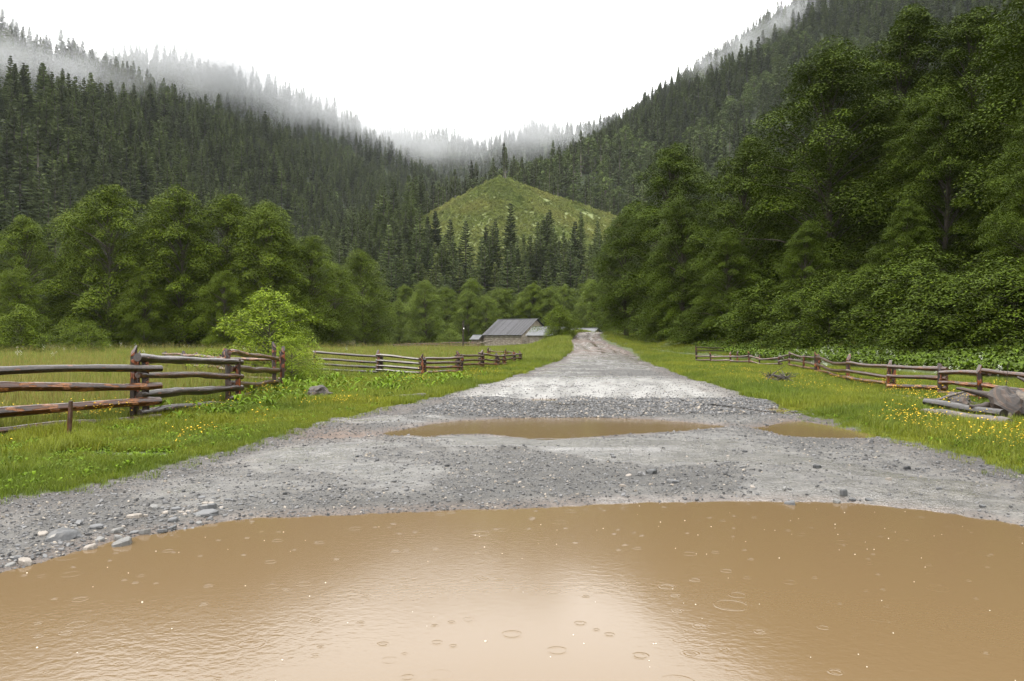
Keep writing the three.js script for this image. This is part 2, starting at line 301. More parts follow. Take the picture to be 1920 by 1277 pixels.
for (const p of PUDDLES) {
  const ring = p.ring, n = ring.length, area = ring.reduce((s, a, i) => { const b = ring[(i + 1) % n]; return s + a[0] * b[1] - b[0] * a[1]; }, 0);
  const out = ring.map((a, i) => { const b = ring[(i + n - 1) % n], c = ring[(i + 1) % n], tx = c[0] - b[0], td = c[1] - b[1], l = Math.hypot(tx, td) || 1, s = (area > 0 ? 1 : -1) * 0.2 / l; return new THREE.Vector2(a[0] + td * s, a[1] - tx * s); });
  const tri = THREE.ShapeUtils.triangulateShape(out, []), P = [], N = [], U = [], U1 = [];
  for (const q of out) { P.push(q.x, WATER - LEVEL * (q.y - p.mid), -q.y); N.push(0, 1, -LEVEL); U.push(q.x, q.y); U1.push((q.x - RIP.x0) / (RIP.x1 - RIP.x0), (q.y - RIP.d0) / (RIP.d1 - RIP.d0)); }
  const g = new THREE.BufferGeometry(); g.setAttribute('position', new THREE.Float32BufferAttribute(P, 3)); g.setAttribute('normal', new THREE.Float32BufferAttribute(N, 3)); g.setAttribute('uv', new THREE.Float32BufferAttribute(U, 2)); g.setAttribute('uv1', new THREE.Float32BufferAttribute(U1, 2));
  g.setIndex(tri.flatMap((t) => { const [a, b, c] = t.map((k) => out[k]); return (b.x - a.x) * (c.y - a.y) - (b.y - a.y) * (c.x - a.x) > 0 ? t : [t[0], t[2], t[1]]; }));
  thing('puddle', g, waterMat, p.label, 'puddle', null, 'structure');
}

// ---------------------------------------------------------------- trees
const barkTile = texture(256, 256, (u, v) => { const s = 0.55 + 0.6 * (tfbm(u, v * 0.5 + 0.25, 8, 4, 5) - 0.5) + 0.25 * (tnoise(u, v, 64, 8) - 0.5); return [s, s * 0.97, s * 0.92]; }, false);
const barkMat = new THREE.MeshStandardMaterial({ color: new THREE.Color().setRGB(0.1, 0.085, 0.065), map: barkTile, roughness: 0.9 });
const paleBarkMat = new THREE.MeshStandardMaterial({ color: new THREE.Color().setRGB(0.11, 0.09, 0.075), map: barkTile, roughness: 0.9 });
const leafMat = (r, g, b, tr = 0.18) => new THREE.MeshPhysicalMaterial({ color: new THREE.Color().setRGB(r, g, b), vertexColors: true, roughness: 0.75, transmission: tr, thickness: 0, side: THREE.DoubleSide, specularIntensity: 0.15 });
const tv = new THREE.Vector3(), tu = new THREE.Vector3(), tw = new THREE.Vector3();
function leaf(b, x, y, z, nx, ny, nz, len, wid, c, r) { // a folded leaf of two triangles on each side of its rib
  tv.set(nx, ny, nz).normalize(); tu.set(r() - 0.5, r() - 0.5, r() - 0.5).cross(tv).normalize(); tw.crossVectors(tv, tu);
  const f = 0.25 * wid, a = b.v(x - tu.x * len * 0.5, y - tu.y * len * 0.5, z - tu.z * len * 0.5, c), e = b.v(x + tu.x * len * 0.5, y + tu.y * len * 0.5 - 0.15 * len, z + tu.z * len * 0.5, c);
  const l = b.v(x + tw.x * wid - tv.x * f, y + tw.y * wid - tv.y * f, z + tw.z * wid - tv.z * f, c), m = b.v(x - tw.x * wid - tv.x * f, y - tw.y * wid - tv.y * f, z - tw.z * wid - tv.z * f, c);
  b.t(a, e, l); b.t(a, m, e);
}
function ball(r) { for (;;) { const x = r() * 2 - 1, y = r() * 2 - 1, z = r() * 2 - 1, d = x * x + y * y + z * z; if (d < 1 && d > 0.01) { const s = 1 / Math.sqrt(d); return [x * s, y * s, z * s]; } } }
function broadleaf(seed, o) { // crown of leaf clumps on real limbs; returns { trunk, crown } geometries, base at the origin
  const r = rng(seed), wood = new GB(), leaves = new GB(), { h, rad, base, clumps, per, size } = o, white = [1, 1, 1];
  const lean = [(r() - 0.5) * 0.08 * h, (r() - 0.5) * 0.08 * h], stem = (t) => V(lean[0] * t * t + 0.012 * h * Math.sin(t * 5 + seed), h * t, lean[1] * t * t + 0.012 * h * Math.cos(t * 4 + seed));
  const tp = [], tr = []; for (let k = 0; k <= 9; k++) { const t = k / 9 * 0.92; tp.push(stem(t)); tr.push(h * (o.thick ?? 0.017) * (1 - t * 0.93) * (k ? 1 : 1.5)); }
  tp[0].y = -0.6;
  wood.tube(tp, tr, 8, white, false);
  const lobes = []; for (let k = 0; k < 7; k++) lobes.push([r() * 6.28, base + (1 - base) * r(), 0.55 + 0.6 * r()]);
  for (let k = 0; k < clumps; k++) {
    const f = (k + r()) / clumps, t = base + (1 - base) * Math.pow(f, 0.92), az = k * 2.39996 + r() * 0.8, s = (t - base) / (1 - base);
    let R = rad * Math.pow(Math.sin(Math.PI * (0.16 + 0.84 * Math.pow(s, 0.8)) * 0.97), 0.78) * (0.82 + 0.42 * noise(az * 1.3 + seed * 7, s * 6));
    for (const [la, lt, lw] of lobes) R += rad * 0.36 * lw * Math.exp(-((((az - la + 9.42) % 6.28) - 3.14) ** 2) / 0.35 - ((t - lt) ** 2) / 0.01);
    const rho = R * (0.38 + 0.62 * Math.sqrt(r())), c = stem(t).add(V(Math.cos(az) * rho, (r() - 0.5) * 0.05 * h - 0.12 * rho, Math.sin(az) * rho)), rc = rad * (o.puff ?? 0.27) * (0.65 + 0.7 * r()) * (1 - 0.35 * s);
    const from = stem(clamp(t - 0.14 - 0.08 * r(), base * 0.55, 0.9)), mid = from.clone().lerp(c, 0.55).add(V(0, 0.08 * rho, 0));
    wood.tube([from, from.clone().lerp(mid, 0.5).add(V(0, 0.03 * rho, 0)), mid, c], [h * 0.005, h * 0.0038, h * 0.0025, h * 0.001], 4, white, false);
    const tone = 0.85 + 0.3 * r(), n = Math.round(per * (rc / (rad * 0.27)) ** 1.6), droop = 0.25 + 0.35 * r(), ca = Math.cos(az), sa = Math.sin(az);
    for (let q = 0; q < n; q++) {
      let [dx, dy, dz] = ball(r); if (dy < -0.15 && r() < 0.65) dy = -dy; const k2 = (0.5 + 0.55 * Math.pow(r(), 0.6)) * (r() < 0.16 ? 1.08 + 0.4 * r() : 1), hr = Math.hypot(dx, dz) * k2;
      const ra = dx * ca + dz * sa, ta = -dx * sa + dz * ca, ox = (ra * 1.5 * ca - ta * 0.9 * sa) * rc * k2, oz = (ra * 1.5 * sa + ta * 0.9 * ca) * rc * k2, x = c.x + ox, z = c.z + oz, y = c.y + dy * rc * k2 * 0.52 - droop * rc * (hr * hr + 0.5 * Math.max(0, ra) * k2) + 0.12 * rc;
      const v = tone * (0.72 + 0.56 * r()), young = r() < 0.12 ? 1.35 : 1;
      leaf(leaves, x, y, z, dx * 0.5 + (r() - 0.5) * 0.9, 0.75 + 0.5 * r(), dz * 0.5 + (r() - 0.5) * 0.9, size * (0.7 + 0.6 * r()), size * (o.slim ?? 0.34) * (0.8 + 0.4 * r()), [v * young, v * (young * 0.5 + 0.5), v * 0.9], r);
    }
  }
  return { trunk: wood.build(), crown: leaves.build() };
}
function spruce(seed, o) { // whorls of drooping boughs
  const r = rng(seed), b = new GB(), wood = new GB(), { h, rad, bare } = o, white = [1, 1, 1];
  wood.tube([V(0, -1, 0), V(0.05, h * 0.35, 0.04), V(0, h * 0.7, 0), V(0, h, 0)], [h * 0.013, h * 0.0095, h * 0.006, 0.02], 6, white, false);
  const n = Math.round(21 * (1 - bare) + 6);
  for (let k = 0; k < n; k++) {
    const t = bare + (1 - bare) * Math.pow((k + 0.35 * r()) / n, 0.9), up = 1 - t, m = 8 + Math.floor(r() * 3), tilt = lerp(-0.45, 0.35, t) + (r() - 0.5) * 0.2;
    const full = Math.pow(clamp(up / (1 - bare)), 0.78) * (t < bare + 0.12 ? lerp(0.45, 1, (t - bare) / 0.12) : 1);
    for (let q = 0; q < m; q++) {
      if (r() < (o.gaps ?? 0.08)) continue;
      const az = r() * 6.283, L = rad * full * (0.6 + 0.55 * r()) + 0.12, cx = Math.cos(az), cz = Math.sin(az), y0 = t * h + (r() - 0.5) * 0.3, v = 0.75 + 0.5 * r(), seg = Math.max(3, Math.round(L * 2.2));
      for (let s = 0; s < seg; s++) {
        const a = (s + 0.4 * r()) / seg, d = L * (0.12 + 0.88 * a), y = y0 + d * tilt - 0.1 * d * d / rad + 0.16 * a * a * L, w = Math.min(0.85, 0.28 + 0.24 * L) * (1 - 0.55 * a) * (0.7 + 0.6 * r()), hang = (0.12 + 0.3 * r()) * (0.6 + 0.4 * w) * (o.hang ?? 1), c = v * (0.8 + 0.4 * r()), col = [c, c, c * 0.95];
        for (const sd of [-1, 1]) {
          const px = cx * d, pz = cz * d, ex = px + cx * w * 0.75 - cz * sd * w, ez = pz + cz * w * 0.75 + cx * sd * w;
          const A = b.v(px - cx * 0.12, y + 0.05, pz - cz * 0.12, col), B = b.v(ex, y - hang * 0.6, ez, col), C = b.v(px + cx * 0.42, y - 0.06, pz + cz * 0.42, col), E = b.v(px + cx * 0.1 - cz * sd * w * 0.35, y - hang - 0.08, pz + cz * 0.1 + cx * sd * w * 0.35, col);
          b.t(A, B, C); b.t(A, E, B);
        }
      }
    }
  }
  return { trunk: wood.build(), crown: b.build() };
}
function treeGroup(name, model, leafM, barkM) { const g = new THREE.Group(); g.name = name; part('trunk', model.trunk, barkM, g); part('crown', model.crown, leafM, g); return g; }
function plant(proto, x, D, s, turn, label, category, grp, sy = 1) { const c = proto.clone(); top(c, proto.name); c.position.set(x, groundAt(x, D) - 0.05, -D); c.scale.set(s, s * sy, s); c.rotation.y = turn; return tag(c, label, category, grp); }

// broadleaf kinds
const MAPLES = [11, 23, 37, 49].map((s, i) => broadleaf(s, { h: 18, rad: [5.2, 4.6, 5.6, 4.8][i], base: [0.14, 0.18, 0.12, 0.1][i], clumps: [84, 74, 90, 78][i], per: 1250, size: 0.165, puff: 0.33 }));
const ALDERS = [61, 73, 89].map((s, i) => broadleaf(s, { h: 16, rad: [4.7, 5.2, 4.4][i], base: [0.05, 0.09, 0.04][i], clumps: 84, per: 800, size: 0.17, puff: 0.33, thick: 0.013 }));
const SHRUBS = [101, 113].map((s, i) => broadleaf(s, { h: 3.2, rad: [1.9, 2.2][i], base: 0.06, clumps: 46, per: 300, size: 0.12, puff: 0.34, thick: 0.012, slim: 0.26 }));
const WILLOWS = [117, 129].map((s) => broadleaf(s, { h: 3.4, rad: 2.0, base: 0.04, clumps: 96, per: 360, size: 0.1, puff: 0.22, thick: 0.009, slim: 0.2 }));
const darkLeaf = leafMat(0.045, 0.07, 0.002), midLeaf = leafMat(0.069, 0.1, 0.004), paleLeaf = leafMat(0.082, 0.115, 0.013), brightLeaf = leafMat(0.15, 0.21, 0.014, 0.3);
const R1 = rng(5);
// right-hand wood beside the road: [x, D, height, model, label]
for (const [x, D, h, m, lab] of [
  [12.6, 88, 14, 3, 'broadleaf tree at the road bend, lowest at the near end of the right wood'],
  [16.5, 82, 18.5, 0, 'rounded broadleaf tree behind the road bend, second from the road in the right wood'],
  [15.2, 72, 12, 3, 'broadleaf tree bulging toward the road bend in front of the rounded one'],
  [19.6, 68, 15, 1, 'broadleaf tree in the middle of the right wood, lower than its neighbours'],
  [24.2, 62, 19, 2, 'tall spreading maple standing forward in the middle of the right wood'],
  [31, 64, 19.6, 1, 'very tall dark maple rising to the top of the right wood'],
  [34.6, 60, 17.2, 0, 'tall dark maple right of the tallest one in the right wood'],
  [33.6, 46, 19, 2, 'dark maple at the right edge reaching beyond the top of the picture'],
  [28.2, 52, 11.5, 3, 'dark maple in shade below the tallest maples of the right wood'],
  [28.5, 43, 9, 1, 'dark broadleaf tree low on the bank near the right edge'],
  [24, 37, 6.5, 0, 'young broadleaf tree low on the bank above the right fence'],
  [27.5, 40.5, 8.5, 2, 'young maple on the bank at the right edge above the stump'],
  [20.2, 55, 7, 3, 'low broadleaf tree at the foot of the tall spreading maple'],
  [16.6, 62, 8, 2, 'low broadleaf tree overhanging the grass behind the far right fence'],
  [22.6, 46, 6.5, 1, 'low dark maple on the bank right behind the crooked fence'],
  [40.5, 56, 16, 3, 'tall dark maple behind the right edge of the right wood'],
]) plant(treeGroup('maple_tree', MAPLES[m], darkLeaf, barkMat), x, D, h / 18 , R1() * 6.28, lab, 'tree', 'maples of the right wood');
for (let k = 0; k < 20; k++) { const D = 52 + k * 2.6 + R1() * 4, x = bankFoot(D) + 13 + R1() * 26; plant(treeGroup('maple_tree', MAPLES[k % 4], k % 3 ? darkLeaf : midLeaf, barkMat), x, D, (8.5 + 4.5 * R1()) / 18, R1() * 6.28, 'dark maple deep in the right wood behind the front row', 'tree', 'maples deep in the right wood'); }
for (let k = 0; k < 46; k++) { const D = 26 + k * 1.15 + R1() * 2, x = bankFoot(D) + 1.5 + R1() * (5 + 8 * (k % 2)); plant(treeGroup('shrub', SHRUBS[k % 2], darkLeaf, barkMat), x, D, 0.7 + 0.8 * R1(), R1() * 6.28, 'dark green shrub at the shady foot of the right wood', 'shrub', 'shrubs at the foot of the right wood', 0.8); }
// left-hand wood behind the meadow
for (const [x, D, h, m, lab] of [
  [-66, 96, 16.5, 1, 'alder at the left edge of the left wood'],
  [-57.5, 94, 15.5, 0, 'alder second from the left edge of the left wood'],
  [-51.5, 98, 17.5, 2, 'slim alder rising left of the highest peak of the left wood'],
  [-46.5, 92, 18.7, 0, 'alder with the highest peak in the left wood'],
  [-42, 96, 16.2, 1, 'alder just right of the highest peak in the left wood'],
  [-37.8, 92, 18.2, 2, 'alder with the second peak in the middle of the left wood'],
  [-33.6, 94, 18, 0, 'alder with the third peak in the middle of the left wood'],
  [-29.4, 94, 17, 1, 'alder right of the middle of the left wood'],
  [-27.2, 91, 15.8, 2, 'alder with a narrow top near the right end of the left wood'],
  [-24, 95, 13.4, 0, 'lower alder where the left wood slopes down to the right'],
  [-22.4, 100, 10.5, 1, 'low alder ending the left wood on its right'],
  [-40.5, 88, 9, 1, 'young alder in the shade at the front of the left wood'],
  [-31, 86, 8.5, 0, 'young alder in front of the left wood behind the fence corner'],
  [-50.5, 82, 8.5, 2, 'young alder in front of the left wood above the meadow'],
]) plant(treeGroup('alder_tree', ALDERS[m], midLeaf, barkMat), x, D, h / 16, R1() * 6.28, lab, 'tree', 'alders of the left wood', 1);
for (let k = 0; k < 14; k++) plant(treeGroup('alder_tree', ALDERS[k % 3], midLeaf, barkMat), -72 + k * 3.7 + R1() * 3, 103 + R1() * 12, (12 + 4.5 * R1()) / 16, R1() * 6.28, 'alder in the second row of the left wood', 'tree', 'alders in the second row');
plant(treeGroup('shrub', SHRUBS[0], midLeaf, barkMat), -38, 62, 1.15, 1, 'round bush at the left edge in front of the alders', 'shrub');
plant(treeGroup('shrub', SHRUBS[1], midLeaf, barkMat), -35, 66, 0.8, 2, 'smaller bush beside the round bush at the left edge', 'shrub');
plant(treeGroup('willow_bush', WILLOWS[0], brightLeaf, barkMat), -7.9, 26, 0.92, 0.7, 'bright green willow bush at the corner between the two left fences', 'bush', null, 0.95);
plant(treeGroup('willow_bush', WILLOWS[1], brightLeaf, barkMat), -6.7, 24.3, 0.42, 2.7, 'small bright sapling at the foot of the willow bush', 'bush');
plant(treeGroup('willow_bush', SHRUBS[0], midLeaf, barkMat), 4.7, 80, 0.95, 2.1, 'green bush beside the rising road in front of the sheds', 'bush');
plant(treeGroup('willow_bush', SHRUBS[1], midLeaf, barkMat), 5.4, 83, 0.7, 5.1, 'smaller green bush behind the roadside bush in front of the sheds', 'bush');
plant(treeGroup('willow_bush', SHRUBS[1], paleLeaf, barkMat), -9.2, 118, 0.85, 4.1, 'pale bush beside the dark pole left of the barn', 'bush');
// broadleaf belt behind the barn
for (const [x, D, h, m, lab] of [
  [-27, 128, 9, 0, 'rounded tree left of the belt behind the barn meadow'], [-20.5, 122, 7.6, 1, 'round tree standing forward at the back of the barn meadow'], [-31, 138, 10, 2, 'tree at the left end of the belt behind the barn meadow'],
  [-15, 140, 11.6, 0, 'broad pale tree left of the barn in the belt'], [-8.5, 158, 11, 2, 'tree rising directly behind the barn roof'], [-2.5, 165, 11.5, 1, 'tree behind the barn gable'],
  [4.5, 162, 11.5, 0, 'broad tree behind the low sheds'], [11, 168, 12, 2, 'tree behind the sheds near the right wood'], [17, 172, 12, 1, 'tree at the right end of the belt beside the right wood'],
]) plant(treeGroup('valley_tree', ALDERS[m], paleLeaf, barkMat), x, D, h / 16 * 1.05, R1() * 6.28, lab, 'tree', 'trees of the belt behind the barn', 0.95);
for (let k = 0; k < 34; k++) plant(treeGroup('valley_tree', k % 3 ? ALDERS[k % 3] : MAPLES[k % 4], k % 2 ? paleLeaf : midLeaf, barkMat), -52 + k * 2.25 + R1() * 4, 150 + R1() * 45, (8.5 + 4 * R1()) / 16, R1() * 6.28, 'broadleaf tree in the mixed belt at the foot of the hills', 'tree', 'mixed belt at the foot of the hills');

// spruces
const SPRUCES = [[201, 23, 4.6, 0.1], [213, 24, 4.1, 0.14], [227, 22, 5.0, 0.06], [239, 25, 3.9, 0.22]].map(([s, h, rad, bare]) => spruce(s, { h, rad, bare }));
const PINES = [[251, 24, 2.3, 0.5], [263, 24, 2.7, 0.42]].map(([s, h, rad, bare]) => spruce(s, { h, rad, bare, gaps: 0.2 }));
const spruceMats = [[0.058, 0.08, 0.014], [0.069, 0.088, 0.015], [0.048, 0.07, 0.014]].map((c) => new THREE.MeshStandardMaterial({ color: new THREE.Color().setRGB(...c), vertexColors: true, roughness: 0.95, side: THREE.DoubleSide }));
const forest = [];
{
  const r = rng(77), half = 0.68;
  const put = (x, D, kind, s) => forest.push({ x, D, kind, s, turn: r() * 6.28, tint: 0.6 + 0.9 * r(), h: 0 });
  for (let D = 150; D < 1330; D += D < 420 ? 6.2 : D < 700 ? 7 : 8.5) {
    const step = D < 420 ? 6.2 : D < 700 ? 7 : 8.5, X = D * half + 30;
    for (let x = -X; x < X; x += step) {
      const px = x + (r() - 0.5) * step * 0.9, pd = D + (r() - 0.5) * step * 0.9, [rh, w] = ridges(px, pd), n = fbm(px * 0.018, pd * 0.018, 3);
      if (rh < 1.5 && !(pd > 185 && pd < 290 && px > -75 && px < 55)) continue;
      if (w === 'G' && px > -31 + 3 * noise(pd * 0.2, 5) && rh > 19 + 5 * noise(px * 0.1, 2)) { if (rh < 25 && r() < 0.04) put(px, pd, 'pine', 0.55 + 0.3 * r()); continue; }
      if (w === 'G' && pd > 302) continue;
      if (w !== 'A' && pd > 190 && pd < 262 && px > -60 && px < 60) for (let q = 0; q < 2; q++) put(px + (r() - 0.5) * 6, pd + (r() - 0.5) * 6, r() < 0.12 ? 'broad' : 'spruce', 0.52 + 0.32 * r());
      const glade = w === 'E' && pd < 400 && px > -15 && px < 80; if (glade && r() < 0.5) continue;
      if (r() < 0.06) continue;
      const broad = !glade && (((w === 'E' || w === 'C') && n > 0.04 && r() < 0.75) || r() < 0.04);
      const tall = w === 'E' && pd < 470 && px < 70;
      put(px, pd, broad ? 'broad' : tall || r() < 0.05 ? 'pine' : 'spruce', (w === 'G' || rh < 10 ? 0.5 : 0.68) + 0.5 * r() * (0.5 + 0.5 * r()));
    }
  }
}
for (const f of forest) f.h = groundAt(f.x, f.D);
forest.sort((a, b) => a.D - b.D);
const inView = (f) => Math.abs(f.x) / f.D < 0.66 && (f.h + 24) / f.D < 0.6;
let picked = 0;
const FOREST = { spruce: ['spruce_tree', 'dark spruce with drooping boughs', 'spruces'], pine: ['spruce_tree', 'bare stemmed conifer with a short crown', 'bare stemmed conifers'], broad: ['hillside_tree', 'pale broadleaf tree among the conifers', 'broadleaf trees'] };
const rest = { spruce: [[], [], [], []], pine: [[], []], broad: [[]] };
const SMALLBROAD = broadleaf(307, { h: 15, rad: 4.2, base: 0.12, clumps: 60, per: 60, size: 0.62, puff: 0.3, slim: 0.4 });
forest.forEach((f, k) => {
  if (picked < 270 && inView(f)) {
    picked++;
    const [name, lab0, grp0] = FOREST[f.kind], zone = f.D < 270 && f.x > -62 && f.x < 62 ? 'in the stand below the felled round hill' : f.x < 0 ? 'on the steep left slope' : 'on the right slope', lab = lab0 + ' ' + zone, grp = grp0 + ' ' + zone, m = f.kind === 'spruce' ? SPRUCES[k % 4] : f.kind === 'pine' ? PINES[k % 2] : SMALLBROAD;
    const t = treeGroup(name, m, f.kind === 'broad' ? paleLeaf : spruceMats[k % 3], f.kind === 'broad' ? barkMat : paleBarkMat);
    top(t, name); t.position.set(f.x, f.h - 0.3, -f.D); t.scale.set(f.s, f.s, f.s); t.rotation.y = f.turn; tag(t, lab, 'tree', grp);
  } else { const a = rest[f.kind]; a[k % a.length].push(f); }
});
{
  const whole = tag(top(new THREE.Group(), 'forest'), 'dense conifer forest covering the far slopes of the valley', 'forest', null, 'stuff');
  const white = new THREE.MeshStandardMaterial({ vertexColors: true, roughness: 0.88, side: THREE.DoubleSide });
  const tinted = (model, lc, bc) => { const a = model.trunk.clone(), b = model.crown.clone(); for (const [g, c] of [[a, bc], [b, lc]]) { const q = g.attributes.color.array; for (let i = 0; i < q.length; i += 3) { q[i] *= c[0]; q[i + 1] *= c[1]; q[i + 2] *= c[2]; } } return mergeGeometries([a, b]); };
  const M = new THREE.Matrix4(), Q = new THREE.Quaternion(), C = new THREE.Color(), Y = V(0, 1, 0);
  for (const [kind, models, lc, bc] of [['spruce', SPRUCES, [0.057, 0.077, 0.017], [0.05, 0.043, 0.036]], ['pine', PINES, [0.053, 0.07, 0.017], [0.11, 0.095, 0.08]], ['broad', [SMALLBROAD], [0.068, 0.098, 0.018], [0.08, 0.065, 0.05]]])
    models.forEach((m, i) => {
      const list = rest[kind][i], im = new THREE.InstancedMesh(tinted(m, lc, bc), white, list.length);
      im.name = kind === 'broad' ? 'broadleaf_trees' : 'conifers'; im.userData.kind = 'stuff'; im.castShadow = im.receiveShadow = true;
      list.forEach((f, k) => { im.setMatrixAt(k, M.compose(V(f.x, f.h - 0.3, -f.D), Q.setFromAxisAngle(Y, f.turn), V(f.s, f.s, f.s))); im.setColorAt(k, C.setRGB(f.tint, f.tint, f.tint * 0.97)); });
      whole.add(im);
    });
}

// ---------------------------------------------------------------- weathered wood
const woodTex = (seed, base, streak, patch, share) => texture(1024, 256, (u, v) => {
  const g = tfbm(u * 0.25 + v * 0.02, v, 64, 3, seed), l = tnoise(u, v, 8, seed + 4), s = tnoise((u * 3) % 1, v, 32, seed + 7), p = tnoise((u * 2) % 1, (v * 1) % 1, 10, seed + 11) * 0.6 + 0.4 * tfbm(u, v, 20, 3, seed + 2);
  const k = sstep(share, share + 0.1, p), fine = 0.65 + 0.7 * g * (0.6 + 0.8 * s), crack = tnoise((u * 2) % 1, v, 128, seed + 20) > 0.9 ? 0.45 : 1;
  return [0, 1, 2].map((c) => clamp((lerp(lerp(base[c], streak[c], l * s * 1.4), patch[c], k)) * fine * crack));
}, true, 1 / 2.6, 1 / 0.62);
const wood = (seed, base, streak, patch, share, rough = 0.3, tone = [0.27, 0.225, 0.19]) => { const t = woodTex(seed, base, streak, patch, share); return new THREE.MeshStandardMaterial({ color: new THREE.Color().setRGB(...tone), map: t, bumpMap: t, bumpScale: 0.012, roughness: rough }); };
const darkRail = wood(3, [0.26, 0.22, 0.19], [0.4, 0.36, 0.33], [0.62, 0.4, 0.22], 0.66), tanRail = wood(17, [0.5, 0.31, 0.16], [0.17, 0.12, 0.09], [0.76, 0.53, 0.31], 0.5), redRail = wood(29, [0.38, 0.27, 0.21], [0.46, 0.38, 0.33], [0.55, 0.36, 0.22], 0.6), stakeMat = wood(43, [0.3, 0.18, 0.1], [0.16, 0.1, 0.07], [0.78, 0.44, 0.18], 0.5, 0.45), greyLog = wood(53, [0.5, 0.48, 0.45], [0.36, 0.34, 0.32], [0.6, 0.57, 0.52], 0.6, 0.5), blackLog = wood(59, [0.25, 0.24, 0.24], [0.36, 0.36, 0.36], [0.46, 0.46, 0.45], 0.62), rootMat = wood(67, [0.24, 0.19, 0.15], [0.33, 0.27, 0.22], [0.42, 0.34, 0.27], 0.6, 0.6), oldBoard = wood(71, [0.52, 0.48, 0.43], [0.4, 0.36, 0.32], [0.62, 0.56, 0.49], 0.55, 0.85, [0.7, 0.7, 0.7]), logWall = wood(83, [0.53, 0.49, 0.44], [0.38, 0.35, 0.31], [0.66, 0.62, 0.56], 0.55, 0.85, [0.75, 0.75, 0.75]), roofMat = wood(97, [0.36, 0.36, 0.38], [0.28, 0.28, 0.3], [0.44, 0.44, 0.46], 0.6, 0.8, [0.42, 0.42, 0.43]), paleRoof = wood(103, [0.52, 0.53, 0.54], [0.45, 0.46, 0.48], [0.6, 0.61, 0.62], 0.6, 0.75, [0.4, 0.4, 0.4]), roofMat2 = wood(109, [0.32, 0.32, 0.34], [0.26, 0.26, 0.27], [0.4, 0.4, 0.41], 0.6, 0.8, [0.3, 0.3, 0.31]);
const RW = rng(404);
const white = [1, 1, 1];
function log(a, b, ra, rb, o = {}) { // a stem of wood from a to b, a little crooked, with knots
  const n = o.n ?? 14, pts = [], rr = [], L = a.distanceTo(b), s1 = RW() * 9, s2 = RW() * 9, bow = (o.bow ?? 0.012) * L;
  for (let k = 0; k <= n; k++) { const t = k / n; pts.push(a.clone().lerp(b, t).add(V(0, bow * (noise(t * 2 + s1, s2) * 0.9 + 0.35 * noise(t * 5 + s2, s1)) - (o.sag ?? 0) * Math.sin(Math.PI * t), bow * noise(t * 2.3 + s2, s1)))); rr.push(lerp(ra, rb, t) * (1 + 0.1 * noise(t * L * 2.6 + s1, 7) + (RW() < 0.12 ? 0.1 : 0))); }
  rr[0] *= 0.9; rr[n] *= 0.88;
  const g = new GB(); g.tube(pts, rr, o.sides ?? 10, white, true, o.wob ?? 0.07);
  const q = g.build(), uv = q.attributes.uv, du = RW() * 2.6; for (let k = 0; k < uv.count; k++) uv.setX(k, uv.getX(k) + du);
  return q;
}
function stake(x, D, y0, y1, w, lean = 0.03) { // split post, wedge-shaped head
  const g = new GB(), n = 5, rows = 6, tw = RW() * 3, lx = (RW() - 0.5) * 2 * lean * (y1 - y0), rings = [], shape = []; let px = x;
  for (let s = 0; s < n; s++) shape.push(0.75 + 0.5 * RW());
  for (let k = 0; k <= rows; k++) {
    const t = k / rows, ring = []; px = x + lx * t;
    for (let s = 0; s <= n; s++) { const a = (s % n) / n * 6.283 + tw, R = w * shape[s % n] * (1 + 0.06 * noise(k * 2.1, s + x * 7)), cut = k === rows ? -(Math.cos(a - tw) * 0.5 + 0.5) * w * 3.2 : 0; ring.push(g.v(px + Math.cos(a) * R, lerp(y0, y1, t) + cut, -D + Math.sin(a) * R * 0.8, white, lerp(y0, y1, t) + x, s / n * w * 6)); }
    rings.push(ring);
  }
  for (let k = 0; k < rows; k++) for (let s = 0; s < n; s++) g.q(rings[k][s], rings[k + 1][s], rings[k + 1][s + 1], rings[k][s + 1]);
  const m = g.v(px, y1 - w * 1.6, -D, white, y1 + x, 0); for (let s = 0; s < n; s++) g.t(m, rings[rows][s + 1], rings[rows][s]);
  const q = g.build().toNonIndexed(); q.computeVertexNormals(); return q;
}
function fence(name, label, x, D) { const y = groundAt(x, D), g = group(name, x, y, D, label, 'fence'); return { g, add: (n, geo, m) => part(n, geo.translate(-x, -y, D), m, g) }; }

